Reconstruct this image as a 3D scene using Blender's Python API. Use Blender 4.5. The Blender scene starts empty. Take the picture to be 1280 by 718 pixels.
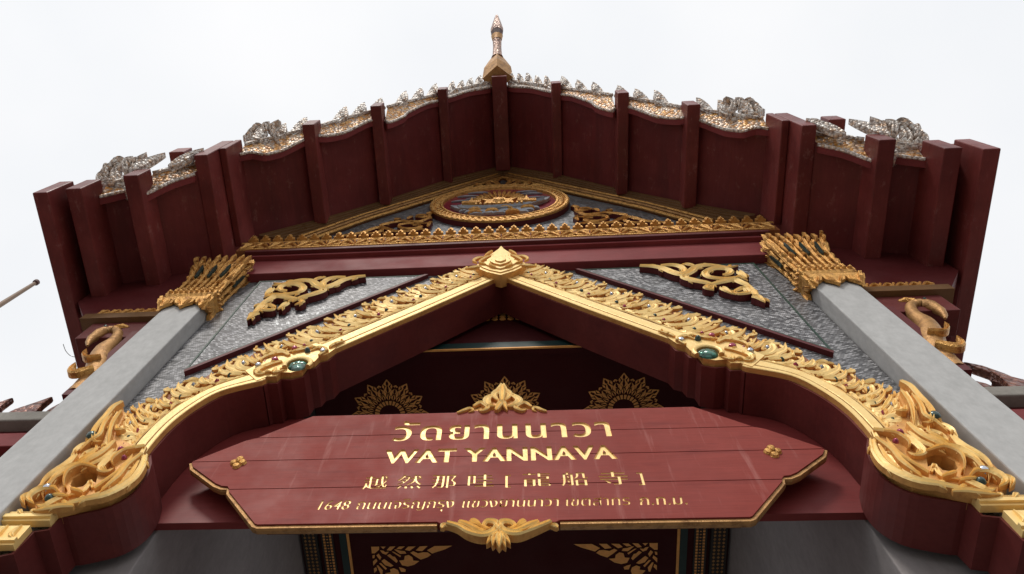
import bpy, bmesh, math, random
from math import sin, cos, pi, radians, hypot
from mathutils import Vector, Matrix
from mathutils.geometry import tessellate_polygon
random.seed(7)
scene = bpy.context.scene
COL = scene.collection

# ------------------------------------------------------------------ camera
cam_d = bpy.data.cameras.new("camera")
cam = bpy.data.objects.new("camera", cam_d)
COL.objects.link(cam)
scene.camera = cam
cam_d.sensor_width = 36.0
cam_d.lens = 36.0 * 948.143 / 1280.0
cam_d.shift_x = 57.63 / 1280.0
cam_d.shift_y = -19.85 / 1280.0
cam_d.clip_end = 5000
cam.matrix_world = Matrix(((0.99704, 0.03731, 0.06723, 0.183), (0.0579, -0.93964, -0.33723, 0.0),
                           (0.05059, 0.34012, -0.93902, 1.6), (0, 0, 0, 1)))

# ------------------------------------------------------------------ sky, sun, exposure
SUN_ELEV, SUN_ROT = radians(48), radians(196)
world = bpy.data.worlds.new("World")
scene.world = world
world.use_nodes = True
wn, wl = world.node_tree.nodes, world.node_tree.links
wn.clear()
wo = wn.new('ShaderNodeOutputWorld')
bg = wn.new('ShaderNodeBackground')
sky = wn.new('ShaderNodeTexSky')
sky.sky_type = 'NISHITA'
sky.sun_disc = False
sky.sun_elevation = SUN_ELEV
sky.sun_rotation = SUN_ROT
sky.dust_density = 4
hsv = wn.new('ShaderNodeHueSaturation')
hsv.inputs['Saturation'].default_value = 0.12
cloud = wn.new('ShaderNodeTexNoise')          # the overcast sheet over the sky
cloud.inputs['Scale'].default_value = 2.2
cloud.inputs['Detail'].default_value = 4
ramp = wn.new('ShaderNodeValToRGB')
ramp.color_ramp.elements[0].position = 0.3
ramp.color_ramp.elements[0].color = (8.3, 8.55, 8.9, 1)
ramp.color_ramp.elements[1].position = 0.7
ramp.color_ramp.elements[1].color = (9.5, 9.5, 9.6, 1)
mx = wn.new('ShaderNodeMix')
mx.data_type = 'RGBA'
mx.inputs[0].default_value = 0.86
wl.new(sky.outputs[0], hsv.inputs['Color'])
wl.new(cloud.outputs['Fac'], ramp.inputs[0])
wl.new(hsv.outputs[0], mx.inputs[6])
wl.new(ramp.outputs[0], mx.inputs[7])
wl.new(mx.outputs[2], bg.inputs['Color'])
bg.inputs['Strength'].default_value = 0.115
wl.new(bg.outputs[0], wo.inputs[0])
sun_d = bpy.data.lights.new("sun", 'SUN')
sun_d.energy = 1.5
sun_d.angle = radians(12)
sun_d.color = (1.0, 0.95, 0.87)
sun = bpy.data.objects.new("sun", sun_d)
COL.objects.link(sun)
_d = Vector((sin(SUN_ROT) * cos(SUN_ELEV), cos(SUN_ROT) * cos(SUN_ELEV), sin(SUN_ELEV)))
sun.rotation_euler = _d.to_track_quat('Z', 'Y').to_euler()
scene.view_settings.view_transform = 'Standard'
scene.view_settings.look = 'None'
scene.view_settings.exposure = 0.0
scene.view_settings.gamma = 1.0

# ------------------------------------------------------------------ materials
def new_mat(name):
    m = bpy.data.materials.new(name)
    m.use_nodes = True
    nt = m.node_tree
    b = nt.nodes.get('Principled BSDF')
    return m, nt, b

def coords(nt, scale=(1, 1, 1)):
    tc = nt.nodes.new('ShaderNodeTexCoord')
    mp = nt.nodes.new('ShaderNodeMapping')
    mp.inputs['Scale'].default_value = scale
    nt.links.new(tc.outputs['Object'], mp.inputs[0])
    return mp.outputs[0]

def noise(nt, vec, scale, detail=4, rough=0.6):
    n = nt.nodes.new('ShaderNodeTexNoise')
    n.inputs['Scale'].default_value = scale
    n.inputs['Detail'].default_value = detail
    n.inputs['Roughness'].default_value = rough
    nt.links.new(vec, n.inputs['Vector'])
    return n.outputs['Fac']

def cramp(nt, fac, stops):
    r = nt.nodes.new('ShaderNodeValToRGB')
    while len(r.color_ramp.elements) < len(stops):
        r.color_ramp.elements.new(0.5)
    for e, (p, c) in zip(r.color_ramp.elements, stops):
        e.position = p
        e.color = (c[0], c[1], c[2], 1)
    nt.links.new(fac, r.inputs[0])
    return r.outputs[0]

def bump(nt, b, h, strength=0.3, dist=0.01):
    n = nt.nodes.new('ShaderNodeBump')
    n.inputs['Strength'].default_value = strength
    n.inputs['Distance'].default_value = dist
    nt.links.new(h, n.inputs['Height'])
    nt.links.new(n.outputs[0], b.inputs['Normal'])
    return n

def mixc(nt, fac, a, c, mode='MIX'):
    m = nt.nodes.new('ShaderNodeMix')
    m.data_type = 'RGBA'
    m.blend_type = mode
    for sock, v in ((m.inputs[0], fac), (m.inputs[6], a), (m.inputs[7], c)):
        if hasattr(v, 'is_linked'):
            nt.links.new(v, sock)
        else:
            sock.default_value = v if isinstance(v, (int, float)) else (v[0], v[1], v[2], 1)
    return m.outputs[2]

def paint(name, c, rough=0.45, wear=0.5, grain=(1, 1, 1), spec=0.28, scratch=None, bumps=0.15):
    """painted timber: patchy sheen, grain along one axis, a few chipped spots"""
    m, nt, b = new_mat(name)
    v = coords(nt)
    vg = coords(nt, grain)
    big = noise(nt, v, 0.9, 5, 0.65)
    fine = noise(nt, vg, 14, 5, 0.7)
    lo = [x * (1 - 0.48 * wear) for x in c]
    hi = [min(1, x * (1 + 0.25 * wear) + 0.012 * wear) for x in c]
    base = cramp(nt, big, [(0.3, lo), (0.7, hi)])
    g = cramp(nt, fine, [(0.25, (0.82, 0.82, 0.82)), (0.75, (1.08, 1.08, 1.08))])
    base = mixc(nt, 1.0, base, g, 'MULTIPLY')
    if scratch:
        s = noise(nt, coords(nt, (1.6, 0.8, 1.0)), 5.5, 8, 0.78)
        mask = cramp(nt, s, [(scratch[0], (0, 0, 0)), (scratch[0] + 0.1, (0.5, 0.5, 0.5))])
        base = mixc(nt, mask, base, scratch[1])
    nt.links.new(base, b.inputs['Base Color'])
    rr = cramp(nt, noise(nt, v, 3.0, 4), [(0.3, (rough - 0.1,) * 3), (0.7, (rough + 0.14,) * 3)])
    nt.links.new(rr, b.inputs['Roughness'])
    b.inputs['Specular IOR Level'].default_value = spec
    bump(nt, b, fine, bumps, 0.006)
    return m

def streaks(m, c, amt, scale, thr=0.58):
    nt = m.node_tree
    b = nt.nodes['Principled BSDF']
    src = b.inputs['Base Color'].links[0].from_socket
    n = noise(nt, coords(nt, scale), 1.0, 5, 0.65)
    f = cramp(nt, n, [(thr, (0, 0, 0)), (thr + 0.14, (amt, amt, amt))])
    nt.links.new(mixc(nt, f, src, c), b.inputs['Base Color'])

def gold(name, pale, deep, metal=0.7, rough=0.36, scale=7.0, bs=0.35, spots=0.6):  # two gold tones mixed at random by noise
    m, nt, b = new_mat(name)
    v = coords(nt)
    n1 = noise(nt, v, scale, 6, 0.7)
    n2 = noise(nt, v, scale * 6, 4, 0.6)
    c = cramp(nt, n1, [(0.3, deep), (0.52, pale), (0.8, [min(1, x * 1.05) for x in pale])])
    sp = cramp(nt, noise(nt, v, scale * 2.3, 8, 0.8), [(0.66, (0, 0, 0)), (0.74, (0.75 * spots,) * 3)])
    c = mixc(nt, sp, c, (0.25, 0.07, 0.03))
    nt.links.new(c, b.inputs['Base Color'])
    b.inputs['Metallic'].default_value = metal
    rr = cramp(nt, n2, [(0.3, (rough - 0.08,) * 3), (0.7, (rough + 0.16,) * 3)])
    nt.links.new(rr, b.inputs['Roughness'])
    bump(nt, b, n2, bs, 0.012)
    return m

def flat(name, c, rough=0.5, metal=0.0):
    m, nt, b = new_mat(name)
    n1 = noise(nt, coords(nt), 9, 5, 0.7)
    nt.links.new(cramp(nt, n1, [(0.3, [x * 0.8 for x in c]), (0.7, [min(1, x * 1.15) for x in c])]), b.inputs['Base Color'])
    b.inputs['Roughness'].default_value = rough
    b.inputs['Metallic'].default_value = metal
    bump(nt, b, n1, 0.12, 0.005)
    return m

def tesserae(name, cols, cell, rough=0.3, metal=0.25, bs=0.18, swap=False, rot=0.0, wh=0.5, glint=None):
    """small glass pieces set in rows; each piece has its own tone and gloss"""
    m, nt, b = new_mat(name)
    tc = nt.nodes.new('ShaderNodeTexCoord')
    sx = nt.nodes.new('ShaderNodeSeparateXYZ')
    cx = nt.nodes.new('ShaderNodeCombineXYZ')
    nt.links.new(tc.outputs['Object'], sx.inputs[0])
    nt.links.new(sx.outputs['X'], cx.inputs['X'])
    nt.links.new(sx.outputs['Z'], cx.inputs['Y'])
    mp = nt.nodes.new('ShaderNodeMapping')
    mp.inputs['Rotation'].default_value = (0, 0, rot)
    nt.links.new(cx.outputs[0], mp.inputs[0])
    br = nt.nodes.new('ShaderNodeTexBrick')
    br.inputs['Scale'].default_value = 1.0
    br.inputs['Brick Width'].default_value = cell
    br.inputs['Row Height'].default_value = cell * wh
    br.inputs['Mortar Size'].default_value = cell * 0.05
    br.inputs['Color1'].default_value = (0, 0, 0, 1)
    br.inputs['Color2'].default_value = (1, 1, 1, 1)
    br.inputs['Mortar'].default_value = (0.0, 0.0, 0.0, 1)
    nt.links.new(mp.outputs[0], br.inputs['Vector'])
    tone = cramp(nt, br.outputs['Color'], [(i / (len(cols) - 1), c) for i, c in enumerate(cols)])
    big = noise(nt, tc.outputs['Object'], 1.1, 5, 0.7)
    tone = mixc(nt, 1.0, tone, cramp(nt, big, [(0.3, (0.7, 0.7, 0.72)), (0.7, (1.2, 1.18, 1.15))]), 'MULTIPLY')
    if glint:  # sparkle of the mirror pieces painted in as near-white patches
        sp = noise(nt, tc.outputs['Object'], 9.0, 3, 0.8)
        patch = noise(nt, tc.outputs['Object'], 1.6, 3, 0.6)
        f = nt.nodes.new('ShaderNodeMath')
        f.operation = 'MULTIPLY'
        nt.links.new(cramp(nt, sp, [(0.56, (0, 0, 0)), (0.62, (1, 1, 1))]), f.inputs[0])
        nt.links.new(cramp(nt, patch, [(0.48, (0, 0, 0)), (0.6, (1, 1, 1))]), f.inputs[1])
        tone = mixc(nt, f.outputs[0], tone, glint)
    tone = mixc(nt, br.outputs['Fac'], tone, (0.05, 0.05, 0.05))
    nt.links.new(tone, b.inputs['Base Color'])
    b.inputs['Metallic'].default_value = metal
    nt.links.new(cramp(nt, br.outputs['Color'], [(0, (rough,) * 3), (1, (rough + 0.3,) * 3)]), b.inputs['Roughness'])
    h = nt.nodes.new('ShaderNodeMath')
    h.operation = 'SUBTRACT'
    nt.links.new(br.outputs['Color'], h.inputs[0])
    nt.links.new(br.outputs['Fac'], h.inputs[1])
    bump(nt, b, h.outputs[0], bs, 0.012)
    return m

def scales(name, cols, size, rough=0.3, metal=0.4):
    m, nt, b = new_mat(name)
    v = coords(nt)
    vo = nt.nodes.new('ShaderNodeTexVoronoi')
    vo.inputs['Scale'].default_value = 1.0 / size
    nt.links.new(v, vo.inputs['Vector'])
    sep = nt.nodes.new('ShaderNodeSeparateColor')
    nt.links.new(vo.outputs['Color'], sep.inputs[0])
    tone = cramp(nt, sep.outputs[0], [(i / (len(cols) - 1), c) for i, c in enumerate(cols)])
    edge = cramp(nt, vo.outputs['Distance'], [(0.5, (1, 1, 1)), (0.78, (0.42, 0.38, 0.36))])
    nt.links.new(mixc(nt, 1.0, tone, edge, 'MULTIPLY'), b.inputs['Base Color'])
    b.inputs['Roughness'].default_value = rough
    b.inputs['Metallic'].default_value = metal
    inv = nt.nodes.new('ShaderNodeMath')
    inv.operation = 'SUBTRACT'
    inv.inputs[0].default_value = 1
    nt.links.new(vo.outputs['Distance'], inv.inputs[1])
    bump(nt, b, inv.outputs[0], 0.8, 0.02)
    return m

MAROON = (0.195, 0.034, 0.030)
M = {}
M['purlin'] = paint('purlin_paint', MAROON, 0.42, 0.8, (3, 0.4, 3), scratch=(0.57, (0.34, 0.17, 0.15)))
M['soffit'] = paint('soffit_paint', (0.172, 0.027, 0.027), 0.5, 0.6, (4, 0.3, 4), scratch=(0.57, (0.30, 0.13, 0.11)))
M['reveal'] = paint('reveal_paint', (0.15, 0.025, 0.022), 0.5, 0.5, (2, 2, 2), scratch=(0.78, (0.4, 0.3, 0.27)))
M['beam'] = paint('beam_paint', (0.245, 0.046, 0.048), 0.5, 0.5, (0.3, 3, 3), spec=0.15)
M['sign'] = paint('sign_paint', (0.29, 0.054, 0.043), 0.52, 0.4, (0.25, 4, 5), spec=0.1, bumps=0.12)
streaks(M['sign'], (0.42, 0.17, 0.15), 0.5, (14, 1, 1.2))
streaks(M['sign'], (0.16, 0.03, 0.028), 0.5, (1.5, 1, 9), 0.56)
M['panel'] = paint('panel_paint', (0.23, 0.034, 0.032), 0.45, 0.4, (0.3, 3, 3))
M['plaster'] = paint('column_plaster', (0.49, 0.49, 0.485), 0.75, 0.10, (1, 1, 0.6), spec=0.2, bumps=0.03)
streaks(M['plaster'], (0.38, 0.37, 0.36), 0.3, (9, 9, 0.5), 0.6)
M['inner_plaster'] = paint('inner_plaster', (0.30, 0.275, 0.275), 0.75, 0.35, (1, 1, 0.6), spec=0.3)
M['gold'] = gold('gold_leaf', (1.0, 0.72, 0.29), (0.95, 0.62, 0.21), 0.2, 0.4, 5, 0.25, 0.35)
M['gold_shaded'] = gold('gold_leaf_shaded', (0.72, 0.38, 0.11), (0.50, 0.22, 0.06), 0.2, 0.45)  # gold leaf darkened: shade on carving sides and grounds put into the colour
M['old_shaded_gold'] = gold('old_shaded_gold', (0.74, 0.41, 0.12), (0.26, 0.10, 0.025), 0.6, 0.36, 16, 0.8, 1.0)  # aged red-gold, darkened further to carry the shade on capitals and swans
M['dark_gold'] = gold('dim_gold', (0.46, 0.25, 0.09), (0.20, 0.09, 0.03), 0.5, 0.45, 12, 0.5)
M['stencil'] = flat('stencil_gold', (0.92, 0.42, 0.11), 0.5, 0.1)
M['recess_shade'] = flat('carving_shade', (0.30, 0.10, 0.03), 0.6, 0.1)  # dark brown: shade in the carving's gaps and grooves, put into the colour
M['lacquer'] = paint('ceiling_lacquer', (0.055, 0.006, 0.007), 0.6, 0.3, (2, 2, 2), spec=0.12)
M['black'] = flat('black_band', (0.02, 0.018, 0.016), 0.5)
M['teal'] = flat('teal_band', (0.006, 0.032, 0.03), 0.5)
M['green'] = flat('green_band', (0.008, 0.045, 0.025), 0.4)
M['edge'] = paint('maroon_edge', (0.12, 0.017, 0.018), 0.5, 0.4, (2, 2, 2))
streaks(M['soffit'], (0.10, 0.02, 0.02), 0.6, (5, 0.5, 5), 0.5)
streaks(M['purlin'], (0.12, 0.022, 0.022), 0.6, (2, 0.7, 2), 0.52)
streaks(M['reveal'], (0.09, 0.018, 0.018), 0.6, (2.5, 2.5, 1.5), 0.5)
M['mosaic'] = tesserae('grey_mosaic', [(0.07, 0.07, 0.075), (0.14, 0.14, 0.15), (0.26, 0.26, 0.27), (0.62, 0.62, 0.64)], 0.036, rot=0.5, wh=0.42, glint=(0.85, 0.88, 0.9))
M['mosaic_b'] = tesserae('grey_mosaic_rows', [(0.08, 0.08, 0.085), (0.16, 0.16, 0.17), (0.28, 0.28, 0.29), (0.48, 0.48, 0.5)], 0.042, rot=-0.35, wh=0.4)
M['mosaic_ped'] = tesserae('blue_grey_mosaic', [(0.08, 0.09, 0.10), (0.2, 0.21, 0.23), (0.36, 0.37, 0.40)], 0.04, rot=0.4, wh=0.5)
M['scale'] = scales('naga_scale_mosaic', [(0.66, 0.58, 0.5), (0.78, 0.36, 0.07), (0.55, 0.25, 0.07), (0.5, 0.42, 0.36), (0.85, 0.45, 0.10)], 0.04, 0.35, 0.2)
M['scale_w'] = scales('white_mirror_mosaic', [(0.80, 0.76, 0.72), (0.52, 0.42, 0.36), (0.84, 0.80, 0.75), (0.66, 0.44, 0.28), (0.86, 0.84, 0.80), (0.66, 0.60, 0.56)], 0.035, 0.4, 0.1)
M['scale_r'] = scales('brown_mosaic', [(0.22, 0.08, 0.06), (0.35, 0.16, 0.11), (0.15, 0.06, 0.05)], 0.05)
M['glass_green'] = scales('green_glass', [(0.03, 0.14, 0.1), (0.07, 0.24, 0.18), (0.25, 0.36, 0.32)], 0.06, 0.12, 0.3)
M['glass_pink'] = flat('pink_glass', (0.35, 0.05, 0.09), 0.12, 0.3)
M['glass_clear'] = flat('mirror_glass', (0.5, 0.52, 0.58), 0.12, 0.8)
M['dark_glass'] = flat('dark_glass', (0.06, 0.09, 0.08), 0.12, 0.4)
M['red_shaded'] = flat('mouth_shade', (0.035, 0.006, 0.004), 0.7)  # near-black red: shade inside the naga's mouth painted as colour
M['bronze'] = scales('bronze_mosaic', [(0.42, 0.22, 0.15), (0.26, 0.13, 0.09), (0.55, 0.36, 0.27), (0.36, 0.18, 0.10)], 0.04, 0.35, 0.3)
M['med_red'] = flat('medallion_red', (0.22, 0.015, 0.03), 0.3)
M['silver'] = flat('silver_blue', (0.34, 0.36, 0.40), 0.35, 0.4)
M['strip'] = paint('brown_cove', (0.20, 0.105, 0.045), 0.35, 0.5, (6, 6, 6))
M['tile'] = flat('roof_tile', (0.28, 0.10, 0.04), 0.4)
M['cement'] = paint('coping_cement', (0.33, 0.31, 0.28), 0.85, 0.6, (2, 2, 2), spec=0.2)
M['dark_wood'] = flat('dark_timber', (0.08, 0.03, 0.025), 0.6)
M['pole'] = flat('weathered_pole', (0.22, 0.14, 0.09), 0.6)
M['wire'] = flat('grey_wire', (0.2, 0.2, 0.19), 0.6)
M['ground'] = paint('courtyard_paving', (0.20, 0.185, 0.17), 0.85, 0.5, (1, 1, 1), spec=0.2)

# ------------------------------------------------------------------ object helpers
def link(name, me, parent=None, mats=()):
    o = bpy.data.objects.new(name, me)
    COL.objects.link(o)
    for m in mats:
        me.materials.append(m)
    if parent:
        o.parent = parent
    return o

def thing(name, label, cat, group=None):
    o = bpy.data.objects.new(name, None)
    o.empty_display_size = 0.2
    COL.objects.link(o)
    o['label'] = label
    o['category'] = cat
    if group:
        o['group'] = group
    return o

def tag(o, label, cat, group=None):
    o['label'] = label
    o['category'] = cat
    if group:
        o['group'] = group
    return o

def place(o, loc, rz=0.0):
    """put a thing's Empty at its base, leaving children where they stand"""
    o.location = loc
    o.rotation_euler = (0, 0, rz)
    inv = o.matrix_basis.inverted()
    for c in o.children:
        c.matrix_parent_inverse = inv

def cr(pts, n):
    """Catmull-Rom through pts, n samples per span"""
    if len(pts) < 3:
        a, b = pts[0], pts[-1]
        return [tuple(a[k] + (b[k] - a[k]) * i / n for k in range(len(a))) for i in range(n + 1)]
    P = [tuple(2 * pts[0][k] - pts[1][k] for k in range(len(pts[0])))] + list(pts) + [tuple(2 * pts[-1][k] - pts[-2][k] for k in range(len(pts[0])))]
    out = []
    for i in range(1, len(P) - 2):
        p0, p1, p2, p3 = P[i - 1:i + 3]
        for j in range(n):
            t = j / n
            out.append(tuple(0.5 * (2 * p1[k] + (p2[k] - p0[k]) * t + (2 * p0[k] - 5 * p1[k] + 4 * p2[k] - p3[k]) * t * t + (3 * p1[k] - p0[k] - 3 * p2[k] + p3[k]) * t ** 3) for k in range(len(p1))))
    out.append(tuple(pts[-1]))
    return out

def interp(tab, x):
    if x <= tab[0][0]:
        return tab[0][1]
    for (a, b), (c, d) in zip(tab, tab[1:]):
        if x <= c:
            return b + (d - b) * (x - a) / (c - a)
    return tab[-1][1]

class MB:
    """collects faces; build() links them as one mesh"""
    def __init__(self):
        self.v, self.f, self.m = [], [], []
    def quadstrip(self, rows, mat=0, closed=False, mats=None):
        n0 = len(self.v)
        w = len(rows[0])
        for r in rows:
            self.v += [tuple(p) for p in r]
        for i in range(len(rows) - 1):
            for j in range(w if closed else w - 1):
                k = (j + 1) % w
                self.f.append((n0 + i * w + j, n0 + i * w + k, n0 + (i + 1) * w + k, n0 + (i + 1) * w + j))
                self.m.append(mats[j] if mats else mat)
        return n0
    def face(self, pts, mat=0):
        n0 = len(self.v)
        self.v += [tuple(p) for p in pts]
        self.f.append(tuple(range(n0, n0 + len(pts))))
        self.m.append(mat)
    def box(self, x0, x1, y0, y1, z0, z1, mat=0):
        n = len(self.v)
        self.v += [(x, y, z) for z in (z0, z1) for y in (y0, y1) for x in (x0, x1)]
        for q in ((0, 2, 3, 1), (4, 5, 7, 6), (0, 1, 5, 4), (2, 6, 7, 3), (0, 4, 6, 2), (1, 3, 7, 5)):
            self.f.append(tuple(n + i for i in q))
            self.m.append(mat)
    def prism(self, poly, fn0, fn1, mat=0, side=None, holes=()):
        """poly (u,v) list; fn0/fn1 map (u,v) to front / back points"""
        side = mat if side is None else side
        loops = [poly] + list(holes)
        flatp = [p for l in loops for p in l]
        tris = tessellate_polygon([[Vector((p[0], p[1], 0)) for p in l] for l in loops])
        for fn in (fn0, fn1):
            n = len(self.v)
            self.v += [tuple(fn(*p)) for p in flatp]
            for t in tris:
                self.f.append(tuple(n + i for i in t))
                self.m.append(mat)
        for l in loops:
            rows = [[fn0(*p), fn1(*p)] for p in l + [l[0]]]
            self.quadstrip(rows, side)
    def relief(self, pts, width, h, fn, side_mat=1, base=0.0, tap='leaf', n=4, groove=True):
        """carved ribbon: tapers along pts, ridged or grooved across, straight sides; fn(u, v, w) -> xyz"""
        P = cr(pts, n)
        rows = []
        N = len(P) - 1
        for i, p in enumerate(P):
            a, b = P[max(0, i - 1)], P[min(N, i + 1)]
            tx, ty = b[0] - a[0], b[1] - a[1]
            L = hypot(tx, ty) or 1
            nx, ny = -ty / L, tx / L
            t = i / N
            if tap == 'leaf':
                w = (0.35 + 0.65 * sin(pi * min(1, t * 1.6 + 0.08) * 0.5)) * (1 - t ** 2.6) + 0.04
            elif tap == 'both':
                w = sin(pi * (0.06 + 0.88 * t)) ** 0.7
            else:
                w = 1.0
            w *= width * 0.5
            hh = base + h * (0.45 + 0.55 * min(1, w / (width * 0.4)))
            sec = [(-1, 0), (-0.94, 0.80), (-0.55, 1.0), (0, 0.70 if groove else 1.1), (0.55, 1.0), (0.94, 0.80), (1, 0)]
            rows.append([fn(p[0] + nx * w * s, p[1] + ny * w * s, hh * q) for s, q in sec])
        self.quadstrip(rows, 0, False, [side_mat, 0, 0, 0, 0, side_mat])
        self.face(rows[0], side_mat)
        self.face(rows[-1], side_mat)
    def sprout(self, pts, width, h, fn, side_mat=1, base=0.0, every=0.11, n=4):
        """small leaf tips that break out alternately along a carved ribbon"""
        P = cr(pts, n)
        acc, k = 0.0, 0
        for i in range(1, len(P) - 1):
            a, b = P[i - 1], P[i]
            acc += hypot(b[0] - a[0], b[1] - a[1])
            if acc < every:
                continue
            acc = 0.0
            k += 1
            L = hypot(P[i + 1][0] - a[0], P[i + 1][1] - a[1]) or 1
            tx, ty = (P[i + 1][0] - a[0]) / L, (P[i + 1][1] - a[1]) / L
            sg = 1 if k % 2 else -1
            nx, ny = -ty * sg, tx * sg
            w = width * 0.5
            q = [(b[0] + nx * w * .2 - tx * w, b[1] + ny * w * .2 - ty * w), (b[0] + nx * w * .9, b[1] + ny * w * .9),
                 (b[0] + nx * w * 1.25 + tx * w * .9, b[1] + ny * w * 1.25 + ty * w * .9)]
            self.relief(q, width * 0.55, h, fn, side_mat, base=base, n=2)
    def tube(self, pts, radii, seg=8, mat=0, squash=None):
        rows = []
        N = len(pts) - 1
        for i, p in enumerate(pts):
            a, b = Vector(pts[max(0, i - 1)]), Vector(pts[min(N, i + 1)])
            t = (b - a).normalized()
            ref = Vector((1, 0, 0)) if abs(t.x) < 0.9 else Vector((0, 1, 0))
            u = (ref - t * ref.dot(t)).normalized()
            w = t.cross(u)
            r = radii[i] if isinstance(radii, (list, tuple)) else radii
            ru, rw = (r, r) if not isinstance(r, (tuple, list)) else r
            rows.append([Vector(p) + u * ru * cos(2 * pi * j / seg) + w * rw * sin(2 * pi * j / seg) for j in range(seg)])
        self.quadstrip(rows, mat, True)
        self.face(rows[0], mat)
        self.face(rows[-1], mat)
    def dome(self, c, r, h, fn, mat=0, seg=10, rings=3, ry=None):
        ry = ry or r
        rows = []
        for k in range(rings + 1):
            a = k / rings * pi / 2
            rows.append([fn(c[0] + r * cos(a) * cos(2 * pi * j / seg), c[1] + ry * cos(a) * sin(2 * pi * j / seg), h * sin(a)) for j in range(seg)])
        self.quadstrip(rows, mat, True)
    def mirror(self):
        m = MB()
        m.v = [(-x, y, z) for x, y, z in self.v]
        m.f = [tuple(reversed(f)) for f in self.f]
        m.m = list(self.m)
        return m
    def mesh(self, name, smooth=False):
        me = bpy.data.meshes.new(name)
        me.from_pydata(self.v, [], self.f)
        for p, k in zip(me.polygons, self.m):
            p.material_index = k
            p.use_smooth = smooth
        me.validate()
        bm = bmesh.new()
        bm.from_mesh(me)
        bmesh.ops.remove_doubles(bm, verts=bm.verts, dist=1e-5)
        bmesh.ops.recalc_face_normals(bm, faces=bm.faces)
        bm.to_mesh(me)
        bm.free()
        return me
    def build(self, name, mats, parent=None, smooth=False, bevel=0.0):
        me = self.mesh(name, smooth)
        if not isinstance(mats, (list, tuple)):
            mats = [mats]
        o = link(name, me, parent, mats)
        if smooth:
            try:
                me.set_sharp_from_angle(angle=radians(42))
            except Exception:
                pass
        if bevel:
            b = o.modifiers.new('bevel', 'BEVEL')
            b.width = bevel
            b.segments = 2
            b.limit_method = 'ANGLE'
            b.angle_limit = radians(50)
        return o

def domes(name, items, fn, parent, h=0.04, seg=8, rings=2, smooth=True):
    """items: (u, v, radius, material[, v radius]); every bead its own object"""
    for it in items:
        m = MB()
        m.dome((it[0], it[1]), it[2], h, fn, 0, seg, rings, it[4] if len(it) > 4 else None)
        m.build(name, M[it[3]], parent, smooth=smooth)

def facade(y):
    return lambda u, v, w=0.0: (u, y - w, v)

def mir(fn):
    return lambda u, v, w=0.0: (lambda p: (-p[0], p[1], p[2]))(fn(u, v, w))

SIDES = (-1, 1)
GOLD2 = [M['gold'], M['gold_shaded']]

# ------------------------------------------------------------------ setting
g = MB()
g.face([(-600, -600, 0), (600, -600, 0), (600, 600, 0), (-600, 600, 0)])
go = g.build('ground', M['ground'])
go['kind'] = 'structure'

# ------------------------------------------------------------------ the gate
gate = thing('temple_gate', 'tall temple gate with grey columns, gilded pointed arch and carved gable', 'gate')

# right half outlines (x, z); the left half is the mirror image
INN = [(0, 9.61), (0.85, 8.60), (1.53, 7.82), (1.555, 7.70), (1.62, 7.66), (1.64, 7.56), (1.70, 7.53), (1.71, 7.40),
       (1.80, 7.36), (1.89, 7.37), (1.91, 7.30), (1.99, 7.30), (2.02, 7.26)]
ARC = cr([(2.02, 7.26), (2.18, 7.20), (2.32, 7.09), (2.46, 6.84), (2.535, 6.56), (2.56, 6.24)], 5)[1:]
LOW = cr([(2.50, 6.12), (2.455, 5.95), (2.46, 5.78), (2.54, 5.65), (2.68, 5.585), (2.83, 5.54)], 3)
STEP = [(2.84, 5.42), (2.93, 5.40), (2.94, 5.20), (3.04, 5.17), (3.06, 4.98), (3.14, 4.95)]
INNER = INN + ARC + LOW + STEP

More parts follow.
